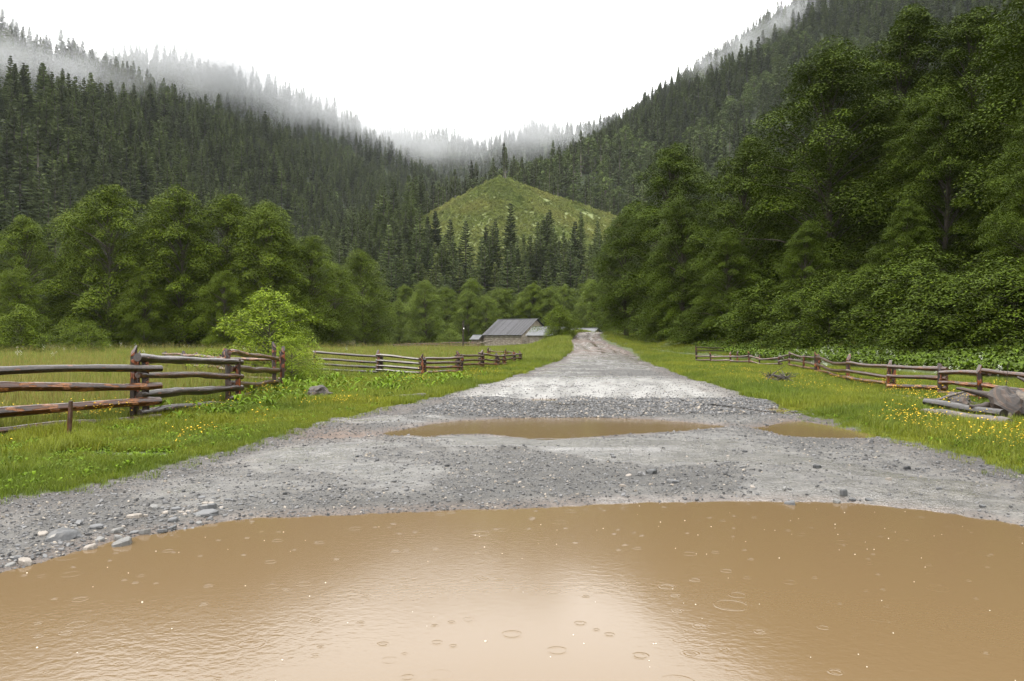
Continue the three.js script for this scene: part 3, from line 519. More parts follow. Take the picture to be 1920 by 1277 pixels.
// near fence on the left
{
  const f = fence('rail_fence', 'near left fence of thick wet rails standing along the verge', -6.35, 13.6);
  const posts = [[-8.6, 10.2, 1.4], [-6.35, 13.6, 1.36], [-5.9, 16.9, 1.24], [-6.36, 21.7, 1.36]];
  for (const [x, D, t] of posts) { const g0 = groundAt(x, D) - 0.35; f.add('post', stake(x - 0.07, D - 0.06, g0, t, 0.06), stakeMat); f.add('post', stake(x + 0.08, D + 0.1, g0, t - 0.16 * RW() - 0.05, 0.055), stakeMat); }
  f.add('post', stake(-6.5, 13.86, groundAt(-6.5, 13.86) - 0.3, 1.26, 0.05), stakeMat);
  const rail = (p, q, y0, y1, r0, r1, m, off) => { const [ax, ad] = posts[p], [bx, bd] = posts[q], L = Math.hypot(bx - ax, bd - ad), ux = (bx - ax) / L, ud = (bd - ad) / L; f.add('rail', log(V(ax - ux * 0.1 - ud * off, y0, -(ad - ud * 0.1) - ux * off), V(bx + ux * 0.32 - ud * off, y1, -(bd + ud * 0.32) - ux * off), r0, r1, { n: 20, sides: 12 }), m); };
  rail(0, 1, 1.05, 0.97, 0.066, 0.06, darkRail, -0.15); rail(0, 1, 0.755, 0.67, 0.08, 0.06, tanRail, -0.14); rail(0, 1, 0.42, 0.395, 0.088, 0.07, tanRail, -0.15); rail(0, 1, 0.1, 0.1, 0.056, 0.05, redRail, -0.13);
  rail(1, 2, 1.13, 0.93, 0.075, 0.06, darkRail, -0.05); rail(1, 2, 0.85, 0.63, 0.052, 0.064, redRail, -0.06); rail(1, 2, 0.54, 0.345, 0.078, 0.068, darkRail, -0.05); rail(1, 2, 0.225, 0.06, 0.064, 0.068, darkRail, -0.07);
  rail(2, 3, 1.12, 0.9, 0.058, 0.05, tanRail, 0.05); rail(2, 3, 0.79, 0.6, 0.075, 0.07, redRail, 0.04); rail(2, 3, 0.47, 0.27, 0.068, 0.06, redRail, 0.05); rail(2, 3, 0.16, 0.02, 0.055, 0.045, redRail, 0.05);
  const s = thing('stake', log(V(0, -0.3, 0), V(0.035, 0.53, 0), 0.032, 0.035, { bow: 0.005, n: 6 }), redRail, 'short dark stake leaning on the third rail of the near left fence', 'stake'); s.position.set(-6.38, groundAt(-6.38, 11.5), -11.5);
}
// fence running back across the meadow behind the near one
{
  const f = fence('rail_fence', 'low orange fence crossing the meadow behind the near left fence', -8.9, 24);
  const p = [[-13.4, 31, 0.92], [-11.6, 28.4, 1.0], [-10.6, 27, 0.98], [-9.1, 25, 1.02], [-8.7, 24.2, 1.15], [-6.6, 23, 1.1]];
  for (const [x, D, t] of p) f.add('post', stake(x, D, groundAt(x, D) - 0.3, t, 0.075), stakeMat);
  for (let k = 0; k + 1 < p.length; k++) for (const h of [0.8, 0.52, 0.25]) f.add('rail', log(V(p[k][0] - 0.1, h + 0.05 * RW(), -p[k][1] + 0.06), V(p[k + 1][0] + 0.1, h + 0.06 * RW(), -p[k + 1][1] + 0.06), 0.05, 0.045, { n: 8, sides: 8 }), tanRail);
}
// far fence on the left
{
  const f = fence('rail_fence', 'long four rail fence beyond the willow bush, running to the barn', -2.09, 31.5);
  const posts = [[-7.48, 30.5, 0.99], [-4.93, 29.8, 1.0], [-3.21, 28.8, 0.91], [-2.09, 31.5, 0.93], [-1.38, 36, 0.9], [-0.71, 38, 0.72], [-0.43, 40, 0.66], [0.09, 43.5, 0.78], [0.42, 45, 0.69], [-0.4, 50, 0.75], [-1.6, 53, 0.8]];
  posts.forEach(([x, D, t], k) => { const g0 = groundAt(x, D) - 0.3; f.add('post', stake(x, D - 0.07, g0, t, 0.06, 0.05), stakeMat); if (k > 0) f.add('post', stake(x + 0.08, D + 0.1, g0, t - 0.12, 0.06, 0.05), stakeMat); });
  const spans = [[[0.88, 0.73], [0.63, 0.51], [0.42, 0.32], [0.22, 0.15]], [[0.81, 0.64], [0.61, 0.49], [0.42, 0.31], [0.24, 0.16]], [[0.71, 0.63], [0.54, 0.45], [0.38, 0.27], [0.19, 0.11]], [[0.73, 0.61], [0.54, 0.42], [0.37, 0.23]], [[0.73, 0.51], [0.49, 0.31], [0.28, 0.13]], [[0.56, 0.49], [0.39, 0.3], [0.21, 0.11]], [[0.51, 0.46], [0.33, 0.25]], [[0.51, 0.48], [0.31, 0.27]], [[0.5, 0.5], [0.28, 0.28]], [[0.5, 0.5], [0.28, 0.28]]];
  spans.forEach((s, k) => s.forEach(([a, b], q) => { const A = posts[k], B = posts[k + 1]; f.add('rail', log(V(A[0] - 0.12, a, -A[1] + 0.05 * (k % 2)), V(B[0] + 0.12, b, -B[1] + 0.05 * (k % 2)), 0.048, 0.042, { n: 10, sides: 8, bow: 0.008 }), [darkRail, darkRail, q > 1 ? tanRail : redRail][Math.min(2, k)]); }));
}
// fence on the right
{
  const f = fence('rail_fence', 'long crooked rail fence along the right meadow edge', 10.2, 24.3);
  const posts = [[10.36, 14.8, 0.95], [10.01, 17, 0.91], [10.08, 18.8, 0.88], [9.64, 20.5, 0.9], [10.2, 24.3, 0.96], [11.99, 31.5, 0.91], [12.24, 33.5, 0.77], [12.48, 36, 0.84], [12.36, 37, 0.59], [11.92, 38.5, 0.63], [11.61, 39, 0.79], [11.28, 40, 0.77], [11.11, 40.5, 0.72], [10.36, 41.5, 0.67], [9.83, 42.6, 1.05]];
  posts.forEach(([x, D, t], k) => f.add('post', stake(x, D + 0.06, groundAt(x, D) - 0.35, t, k < 6 ? 0.066 : 0.05, 0.06), stakeMat));
  for (const k of [2, 3, 5]) f.add('post', stake(posts[k][0] + 0.12, posts[k][1] + 0.02, groundAt(posts[k][0], posts[k][1]) - 0.35, posts[k][2] - 0.1, 0.05, 0.06), stakeMat);
  for (const [a, b, s] of [[1, 0, [[0.77, 0.64], [0.48, 0.39]]], [2, 1, [[0.66, 0.71], [0.41, 0.46], [0.17, 0.23]]], [3, 2, [[0.71, 0.73], [0.49, 0.51], [0.24, 0.3]]], [4, 3, [[0.67, 0.68], [0.47, 0.46], [0.26, 0.24]]], [5, 4, [[0.58, 0.69], [0.31, 0.45], [0.1, 0.2]]], [7, 5, [[0.71, 0.62], [0.49, 0.37], [0.24, 0.14]]], [8, 7, [[0.51, 0.7], [0.32, 0.47]]], [9, 8, [[0.37, 0.49], [0.15, 0.22]]], [10, 9, [[0.53, 0.37], [0.28, 0.15]]], [12, 10, [[0.46, 0.53], [0.24, 0.28]]], [13, 12, [[0.41, 0.46], [0.24, 0.26]]], [14, 13, [[0.42, 0.45], [0.22, 0.26]]]])
    s.forEach(([u, v], q) => f.add('rail', log(V(posts[a][0] - 0.06, u, -posts[a][1] + 0.09), V(posts[b][0] + 0.1, v, -posts[b][1] + 0.09), a < 6 ? 0.047 : 0.038, a < 6 ? 0.055 : 0.042, { n: 12, sides: 9, bow: 0.014 }), q === 2 || (a < 3 && q === 1) ? tanRail : redRail));
  for (const [h, q] of [[0.9, 1], [0.72, 1]]) f.add('rail', log(V(9.9, h, -43), V(11.8, h - 0.05, -44.5), 0.035, 0.03, { n: 6, sides: 7 }), darkRail);
}
// timber lying about
const lay = (name, a, b, ra, rb, m, label, cat = 'log', o) => { const c = a.clone().add(b).multiplyScalar(0.5), g = log(a.clone().sub(c), b.clone().sub(c), ra, rb, o); const t = thing(name, g, m, label, cat); t.position.copy(c); return t; };
const onG = (x, D, dy) => V(x, groundAt(x, D) + dy, -D);
lay('log', onG(7.75, 15, 0.2), onG(8.12, 13.2, 0.15), 0.07, 0.085, blackLog, 'dark wet log lying across the pale one before the right fence', 'log', { sides: 12, n: 18 });
lay('log', onG(7.4, 14.4, 0.05), onG(7.85, 12.6, 0.05), 0.1, 0.11, greyLog, 'pale grey barkless log half sunk in the grass on the right', 'log', { sides: 14, n: 18 });
lay('fallen_rail', onG(8.9, 19.4, 0.06), onG(8.95, 16.6, 0.09), 0.045, 0.055, redRail, 'fallen rail lying in the grass along the right fence', 'rail');
lay('fallen_rail', onG(9.35, 22.6, 0.05), onG(9.15, 20.6, 0.06), 0.03, 0.035, redRail, 'short fallen rail in the grass at the right, nearest the road bend', 'rail');
lay('branch', onG(8.0, 15.2, 0.22), onG(8.95, 15.6, 0.4), 0.025, 0.02, greyLog, 'thin pale branch propped on the log pile at the right', 'branch');
lay('branch', onG(8.85, 14.5, 0.42), onG(9.9, 14.2, 0.5), 0.03, 0.02, tanRail, 'thin broken branch behind the big stump at the right edge', 'branch');
lay('log', onG(-2.75, 18.4, 0.03), onG(-2.1, 19.3, 0.09), 0.07, 0.06, greyLog, 'short grey log at the left road verge', 'log');
lay('plank', onG(5.72, 15.2, 0.02), onG(5.95, 15.9, 0.06), 0.02, 0.02, paleRoof, 'small whitish plank by the right roadside puddle', 'plank', { sides: 5 });
function lump(sx, sy, sz, seed, rough, det = 3) { // rounded body with ridges
  const g = new THREE.IcosahedronGeometry(1, det), p = g.attributes.position, uv = g.attributes.uv;
  for (let k = 0; k < p.count; k++) { const x = p.getX(k), y = p.getY(k), z = p.getZ(k), n = 1 + rough * (noise(x * 1.7 + seed, y * 1.7 + z * 1.3) + 0.5 * noise(z * 3.7 + seed, x * 3.1 - y * 2.2)); p.setXYZ(k, x * sx * n, y * sy * n, z * sz * n); uv.setXY(k, x * sx * 1.3, (y * sy + z * sz) * 1.3); }
  g.computeVertexNormals(); return g;
}
{ // uprooted stump: trunk butt with roots
  const x = 8.75, D = 13.5, g = group('stump', x, groundAt(x, D), D, 'big grey uprooted stump lying at the right edge of the picture', 'stump');
  part('trunk', log(V(-0.35, 0.2, -0.35), V(1.5, 0.4, 0.3), 0.26, 0.34, { sides: 18, n: 18, wob: 0.2 }), greyLog, g);
  part('root_plate', lump(0.3, 0.34, 0.28, 3, 0.3), rootMat, g).position.set(-0.28, 0.22, -0.2);
  for (const [a, b, r] of [[V(-0.3, 0.35, -0.3), V(-0.75, 0.5, -0.9), 0.07], [V(-0.35, 0.2, -0.2), V(-0.85, 0.28, -0.35), 0.08], [V(0.2, 0.5, 0), V(0.1, 0.75, -0.5), 0.05], [V(-0.4, 0.15, 0), V(-0.55, 0.02, 0.35), 0.07]]) part('root', log(a, b, r, r * 0.4, { bow: 0.08, n: 8, wob: 0.2 }), rootMat, g);
}
for (const [x, D, sx, sy, sz, sd, lab, cat, m] of [[9.05, 16.2, 0.24, 0.2, 0.22, 5, 'dark round stump end behind the log pile at the right fence', 'stump', rootMat], [8.4, 15, 0.2, 0.16, 0.2, 8, 'brown root chunk between the logs on the right', 'stump', rootMat], [-4.5, 18.5, 0.22, 0.2, 0.24, 11, 'dark rotten stump in the grass left of the road', 'stump', rootMat]]) {
  const t = group('stump', x, groundAt(x, D), D, lab, cat); part('body', lump(sx, sy, sz, sd, 0.28), m, t).position.y = sy * 0.7;
  for (let k = 0; k < 4; k++) { const a = k * 1.7 + sd; part('root', log(V(Math.cos(a) * sx * 0.6, sy * 0.6, Math.sin(a) * sz * 0.6), V(Math.cos(a) * sx * 1.7, sy * (0.3 + 0.5 * RW()), Math.sin(a) * sz * 1.7), 0.055, 0.02, { n: 5, sides: 7, bow: 0.06 }), m, t); }
}
{ // heap of dead brush by the right verge
  const x = 8.2, D = 24.6, g = group('brush_heap', x, groundAt(x, D), D, 'dark heap of dead twigs on the right verge', 'brush heap');
  for (let k = 0; k < 46; k++) { const a = RW() * 6.28, e = RW() * 0.9, l = 0.25 + 0.5 * RW(), cx = (RW() - 0.5) * 0.6, cz = (RW() - 0.5) * 0.5, cy = 0.05 + 0.2 * RW(); part('twig', log(V(cx - Math.cos(a) * l * 0.5, Math.max(0, cy - e * l * 0.2), cz - Math.sin(a) * l * 0.5), V(cx + Math.cos(a) * l * 0.5, cy + e * l * 0.5, cz + Math.sin(a) * l * 0.5), 0.018, 0.008, { n: 4, sides: 5, bow: 0.1 }), k % 7 ? rootMat : greyLog, g); }
}
for (const [x, D, h, lab] of [[9.6, 15.6, 0.95, 'thin bare sapling standing before the right fence, tallest of three'], [10.2, 15.1, 0.75, 'thin bare sapling right of the tallest one'], [9.95, 15.3, 0.5, 'shortest thin bare sapling before the right fence']]) {
  const g = group('dead_sapling', x, groundAt(x, D), D, lab, 'sapling'); part('stem', log(V(0, -0.1, 0), V(0.08, h, 0), 0.009, 0.004, { n: 8, sides: 5, bow: 0.04 }), rootMat, g);
  for (let k = 0; k < 3; k++) part('twig', log(V(0.03, h * (0.4 + 0.15 * k), 0), V(0.03 + (k % 2 ? 1 : -1) * 0.1, h * (0.55 + 0.15 * k), 0.03), 0.005, 0.002, { n: 4, sides: 4 }), rootMat, g);
}

// ---------------------------------------------------------------- farm buildings
const box = (w, h, d) => { const g = new THREE.BoxGeometry(w, h, d), uv = g.attributes.uv, du = RW() * 2.6; for (let k = 0; k < uv.count; k++) uv.setXY(k, uv.getX(k) * Math.max(w, d, h) + du, uv.getY(k) * 0.3 + du); return g; };
function hut(name, x, D, y, turn, L, W, wall, rise, o, label) { // long side along local x toward the viewer, gables at +-L/2, base corner frame centred
  const g = group(name, x, y, D, label, 'building'); g.rotation.y = turn;
  const n = o.logs ?? 6, lh = wall / n;
  for (const s of [-1, 1]) for (let k = 0; k < n; k++) {
    part('log', box(L + 0.3, lh * 0.84, 0.2), o.wallMat, g).position.set(0.04 * (RW() - 0.5), lh * (k + 0.5), s * W / 2 + 0.02 * RW());
    const lw = W - 0.2, gap = o.door && s > 0;
    if (gap && k < n * 0.85) { part('log', box(0.2, lh * 0.9, lw * 0.5), o.wallMat, g).position.set(s * L / 2, lh * (k + 0.5), lw * 0.25); part('log', box(0.2, lh * 0.9, lw * 0.3), o.wallMat, g).position.set(s * L / 2, lh * (k + 0.5), -lw * 0.35); }
    else part('log', box(0.2, lh * 0.9, lw), o.wallMat, g).position.set(s * L / 2, lh * (k + 0.5), 0);
  }
  for (const sx of [-1, 1]) for (const sz of [-1, 1]) part('corner_post', box(0.16, wall, 0.16), oldBoard, g).position.set(sx * (L / 2 + 0.12), wall / 2, sz * (W / 2 + 0.12));
  const nb = Math.round(W / 0.32); // upright boards of the gables
  for (const s of [-1, 1]) for (let k = 0; k < nb; k++) { const z = -W / 2 + W * (k + 0.5) / nb, hh = rise * (1 - Math.abs(z) / (W / 2)) - 0.06; if (hh > 0.12) part('gable_board', box(0.05, hh, W / nb * 0.94), k % 3 ? oldBoard : logWall, g).position.set(s * (L / 2 + 0.03 + 0.012 * (k % 2)), wall + hh / 2, z); }
  const ov = 0.5, half = Math.hypot(W / 2 + ov, rise * (1 + ov / (W / 2))), ang = Math.atan2(rise, W / 2), nr = Math.round((L + 0.9) / 0.36);
  for (const s of [-1, 1]) for (let k = 0; k < nr; k++) {
    const b = part('roof_board', box((L + 0.9) / nr * 0.97, 0.045, half + 0.05 * RW()), o.roofMat === roofMat && RW() < 0.4 ? roofMat2 : o.roofMat, g);
    b.position.set(-(L + 0.9) / 2 + (L + 0.9) * (k + 0.5) / nr, wall + rise - Math.sin(ang) * half / 2 + 0.05 + 0.012 * (k % 2), s * Math.cos(ang) * half / 2); b.rotation.x = s * ang;
  }
  part('ridge_cap', box(L + 0.95, 0.07, 0.22), paleRoof, g).position.set(0, wall + rise + 0.1, 0);
  return g;
}
hut('barn', 0.98, 147.9, -0.35, -0.79, 9.5, 7.3, 2.3, 2.6, { wallMat: logWall, roofMat, door: true }, 'old log barn with steep grey board roof at the end of the meadow');
hut('shed', 6.4, 138, -0.2, -0.5, 5.6, 4.4, 2.0, 1.25, { wallMat: logWall, roofMat: paleRoof, logs: 7 }, 'low log shed with pale roof beside the barn, behind the green bush');
hut('shed', 12.3, 135, 0.25, -0.7, 4.6, 4, 1.4, 1.1, { wallMat: oldBoard, roofMat: paleRoof, logs: 6 }, 'pale roofed shed showing above the crest of the road');
hut('small_shed', -6.4, 150, -0.45, -0.6, 1.3, 1.4, 1.6, 0.5, { wallMat: oldBoard, roofMat: paleRoof, logs: 5 }, 'tiny grey board shed at the left end of the barn');
hut('small_shed', -23.2, 112, -0.3, 0.1, 1.7, 1.5, 0.8, 0.35, { wallMat: oldBoard, roofMat: oldBoard, logs: 4 }, 'tiny low hut at the far edge of the meadow under the trees');
{ const t = group('pole', -6.13, groundAt(-6.13, 100), 100, 'thin dark pole standing at the edge of the meadow left of the barn', 'pole'); part('shaft', log(V(0, -0.5, 0), V(0.03, 3.6, 0), 0.11, 0.08, { n: 8, bow: 0.004 }), rootMat, t); part('insulator', lump(0.07, 0.1, 0.07, 2, 0.02, 1), new THREE.MeshStandardMaterial({ color: 0xe8e8e4, roughness: 0.3 }), t).position.set(0.1, 2.6, 0.05); }
{
  const f = fence('rail_fence', 'low broken rail fence at the back of the meadow left of the barn', -10.5, 108);
  for (let k = 0; k < 7; k++) { const x = -16 + k * 1.9; f.add('post', stake(x, 108 + 0.3 * k, groundAt(x, 108) - 0.3, groundAt(x, 108) + 0.75, 0.07), stakeMat); }
  for (let k = 0; k < 3; k++) for (const h of [0.25, 0.5, 0.72]) f.add('rail', log(V(-16 + k * 3.8, h - 0.4 + 0.14 * k, -107.8 - 0.6 * k), V(-12.2 + k * 3.8, h - 0.2 + 0.06 * k, -108.4 - 0.6 * k), 0.06, 0.05, { n: 6, sides: 7 }), tanRail);
}
{
  const f = fence('rail_fence', 'slanting fence rails before the tiny shed at the barn corner', -4.5, 133);
  for (let k = 0; k < 4; k++) f.add('rail', log(V(-7.6 + 0.3 * k, -0.3 + 0.1 * k, -130), V(-3.2 + 0.3 * k, 0.6 + 0.12 * k, -134), 0.06, 0.05, { n: 6, sides: 6 }), oldBoard);
  for (const x of [-7, -5.2, -3.6]) f.add('post', stake(x, 131.5, -0.8, 0.7, 0.07), oldBoard);
}

// ---------------------------------------------------------------- stones on the road
const slateMap = texture(256, 256, (u, v) => { const s = 0.62 + 0.5 * (tfbm(u, v, 10, 4, 51) - 0.5); return [s, s, s]; }, false);
const stoneMat = (r, g, b, rough) => new THREE.MeshStandardMaterial({ color: new THREE.Color().setRGB(r, g, b), map: slateMap, roughness: rough });
const STONES = [stoneMat(0.09, 0.091, 0.094, 0.45), stoneMat(0.15, 0.146, 0.138, 0.5), stoneMat(0.04, 0.041, 0.043, 0.4), stoneMat(0.27, 0.235, 0.2, 0.6)];
function slate(seed, flat = 0.3) { // broken flat stone about 1 across, lying on its base
  const r = rng(seed), n = 6 + Math.floor(r() * 3), g = new GB(), rings = [], rad = []; for (let k = 0; k < n; k++) rad.push(0.36 + 0.2 * r());
  const ell = 0.55 + 0.35 * r(), tx = (r() - 0.5) * 0.25, tz = (r() - 0.5) * 0.25;
  for (const [y, s] of [[-0.4, 0.9], [0.1, 1.02], [0.75, 0.95], [1, 0.78]]) { const ring = []; for (let k = 0; k < n; k++) { const a = (k + 0.25 * r()) / n * 6.283; ring.push(g.v(Math.cos(a) * rad[k] * s, (y + (y > 0.5 ? (Math.cos(a) * tx + Math.sin(a) * tz) * 3 + 0.12 * r() : 0)) * flat * 0.55, Math.sin(a) * rad[k] * s * ell, white, Math.cos(a) * s, Math.sin(a) * s)); } rings.push(ring); }
  for (let q = 0; q < 3; q++) for (let k = 0; k < n; k++) g.q(rings[q][k], rings[q + 1][k], rings[q + 1][(k + 1) % n], rings[q][(k + 1) % n]);
  const m = g.v(0, flat * 0.58, 0, white, 0.5, 0.5); for (let k = 0; k < n; k++) g.t(m, rings[3][(k + 1) % n], rings[3][k]);
  const q = g.build().toNonIndexed(); q.computeVertexNormals(); return q;
}
const SLATES = [1, 2, 3, 4, 5, 6, 7, 8].map((s) => slate(900 + s, 0.25 + 0.05 * s));
const RS = rng(808);
function stone(x, D, w, m, label, grp, geo) { const t = thing('stone', geo ?? SLATES[Math.floor(RS() * 8)], STONES[m], label, 'stone', grp); t.position.set(x, Math.max(groundAt(x, D), waterAt(x, D) - 0.01) - 0.004 * w / 0.1, -D); t.scale.setScalar(w * (geo ? 1 : 1.12)); t.rotation.set((RS() - 0.5) * 0.2, RS() * 6.28, (RS() - 0.5) * 0.2); return t; }
stone(-3.34, 5.95, 0.115, 2, 'round dark boulder by the near left shore of the big puddle', null, lump(1, 0.62, 0.85, 4, 0.14)).rotation.y = 0.4;
stone(-4.42, 16.3, 0.09, 3, 'whitish stone in the grass before the near left fence end', null, lump(1, 0.6, 0.8, 9, 0.12));
for (const [x, D, w, m, lab] of [
  [-3.24, 5.32, 0.131, 3, 'tan flat stone left of the dark boulder, at the left edge'], [-2.87, 5.87, 0.176, 1, 'wide pale slab at the shore right of the dark boulder'], [-3.03, 5.74, 0.103, 3, 'small tan slab just below the dark boulder'], [-3.24, 6.23, 0.104, 0, 'dark blue slate right above the dark boulder'],
  [-2.67, 6.99, 0.186, 0, 'large dark slate at the right end of the stone heap, upper of a pair'], [-2.6, 6.78, 0.19, 0, 'large dark slate at the right end of the stone heap, lower of a pair'], [-3.15, 6.66, 0.124, 3, 'tan slab at the top of the stone heap'],
  [1.54, 8.79, 0.152, 2, 'black flat stone in the middle of the road, left of a grey one'], [1.66, 8.24, 0.126, 0, 'grey topped stone right below the black one in the middle of the road'], [3.43, 9.0, 0.12, 2, 'round black stone on the right half of the gravel'], [4.47, 9.04, 0.114, 2, 'thin black slate on the far right gravel'],
  [2.57, 7.4, 0.117, 0, 'flat stone half in the water at the far shore of the big puddle'], [3.04, 7.48, 0.107, 1, 'grey stone at the far right shore of the big puddle'], [3.19, 7.7, 0.128, 0, 'upper slab of the small group at the right shore'], [2.41, 8.01, 0.075, 3, 'little tan stone on the dark gravel patch'], [2.69, 7.89, 0.068, 1, 'little pale stone on the dark gravel patch'],
]) stone(x, D, w, m, lab);
for (const [x, D, w] of [[-3.04, 6.16, 0.103], [-2.92, 6.94, 0.083], [-3.12, 6.97, 0.116], [-2.85, 6.2, 0.082], [-2.74, 6.26, 0.089], [-3.3, 5.25, 0.067], [-3.35, 5.4, 0.086], [-2.56, 6.54, 0.063], [-2.7, 6.35, 0.081], [-2.77, 6.52, 0.087], [-2.92, 6.18, 0.073], [-2.96, 6.0, 0.079]]) stone(x, D, w, RS() < 0.5 ? 0 : 1, 'grey slate in the stone heap at the left shore', 'stones of the left heap');
for (let k = 0; k < 70; k++) { const t = RS(), x = -3.55 + t * 1.2 + (RS() - 0.5) * 0.5, D = 5.5 + t * 1.3 + RS() * 1.1; if (puddleDist(x, D) > 0.02) stone(x, D, 0.03 + 0.06 * RS() * RS(), Math.floor(RS() * 2.6) % 3 === 2 ? 3 : Math.floor(RS() * 2), 'grey slate in the stone heap at the left shore', 'stones of the left heap'); }
for (let k = 0; k < 110; k++) { const x = -4 + RS() * 9, D = 7.6 + RS() * RS() * 5; if (roadIn(x, D) > 0.3 && puddleDist(x, D) > 0.04) stone(x, D, 0.03 + 0.05 * RS() * RS(), RS() < 0.35 ? 2 : RS() < 0.6 ? 0 : RS() < 0.75 ? 1 : 3, 'small slate lying loose on the wet gravel', 'loose stones on the road'); }
for (const [x, D, w] of [[-0.24, 9.45, 0.08], [-0.75, 9.26, 0.07], [2.99, 10.27, 0.062], [3.52, 11.08, 0.067], [4.39, 10.71, 0.079], [5.04, 11.19, 0.082], [3.2, 7.52, 0.07], [3.35, 7.5, 0.069], [4.15, 7.05, 0.051]]) stone(x, D, w, 2, 'small black stone lying loose on the wet gravel', 'black loose stones on the road');

// loose gravel: uncountable
{
  const M = new THREE.Matrix4(), Q = new THREE.Quaternion(), E = new THREE.Euler(), C = new THREE.Color(), r = rng(515), lists = [[], [], []];
  const add = (x, D, w) => { const h = groundAt(x, D); if (h < waterAt(x, D) - 0.004) return; const k = Math.floor(r() * 3), s = w * (0.8 + 0.4 * r()); lists[k].push([M.compose(V(x, h - 0.05 * w, -D), Q.setFromEuler(E.set((r() - 0.5) * 0.5, r() * 6.28, (r() - 0.5) * 0.5)), V(s, s * (0.7 + 0.9 * r()), s)).clone(), r()]); };
  for (let k = 0; k < 150000; k++) {
    const u = r(), D = 4.5 + 16 * u * u, x = roadL(D) + (roadR(D) - roadL(D)) * r(), s = silt(x, D), inR = roadIn(x, D); if (inR < 0.02) continue;
    if (r() < 0.06 + 0.94 * sstep(0.8, 0.25, s)) { const q = r(); add(x, D, q < 0.72 ? 0.007 + 0.01 * r() : q < 0.96 ? 0.016 + 0.018 * r() : 0.03 + 0.025 * r()); }
  }
  for (let k = 0; k < 20000; k++) { const D = 15.4 + 4 * r(), x = roadL(D) + 1 + (roadR(D) - roadL(D) - 1) * r(); if (r() > sstep(0.5, 0.1, silt(x, D))) continue; add(x, D, 0.03 + 0.06 * r() * r()); }
  for (let k = 0; k < 14000; k++) { const D = 19 + 26 * r() * r(), x = roadL(D) + (roadR(D) - roadL(D)) * r(); if (roadIn(x, D) > 0.05 && r() < 0.2 + 0.8 * sstep(0.9, 0.4, silt(x, D))) add(x, D, 0.018 + 0.03 * r()); }
  const mat = new THREE.MeshStandardMaterial({ roughness: 0.6 });
  const whole = tag(top(new THREE.Group(), 'gravel'), 'loose grey slate gravel strewn over the wet road', 'gravel', null, 'stuff');
  lists.forEach((l, k) => { const im = new THREE.InstancedMesh(slate(950 + k, 0.42), mat, l.length); im.name = 'gravel_chips'; im.userData.kind = 'stuff'; im.castShadow = im.receiveShadow = true; l.forEach(([m, t], i) => { im.setMatrixAt(i, m); const v = t < 0.5 ? 0.03 : t < 0.93 ? 0.045 + 0.06 * t : 0.17; im.setColorAt(i, C.setRGB(v * (t > 0.93 ? 1.15 : 1), v * 0.99, v * (t > 0.93 ? 0.8 : 1))); }); whole.add(im); });
}
// drops bouncing on the water
{
  const r = rng(616), g = new THREE.SphereGeometry(1, 8, 6), M = new THREE.Matrix4(), list = [];
  for (let k = 0; k < 170; k++) { const x = -3.6 + 8 * r(), D = 2.8 + 4.9 * r(); if (puddleDist(x, D) < -0.12) { const s = 0.0015 + 0.0028 * r() * r(); list.push(M.compose(V(x, waterAt(x, D) + s * 0.3, -D), new THREE.Quaternion(), V(s * 1.4, s, s * 1.4)).clone()); } }
  const im = new THREE.InstancedMesh(g, new THREE.MeshStandardMaterial({ color: 0xc8bfb0, roughness: 0.25 }), list.length); im.name = numbered('raindrop_bubbles'); list.forEach((m, i) => im.setMatrixAt(i, m)); scene.add(im); tag(im, 'tiny bubbles of rain on the foreground puddle', 'bubbles', null, 'stuff');
}

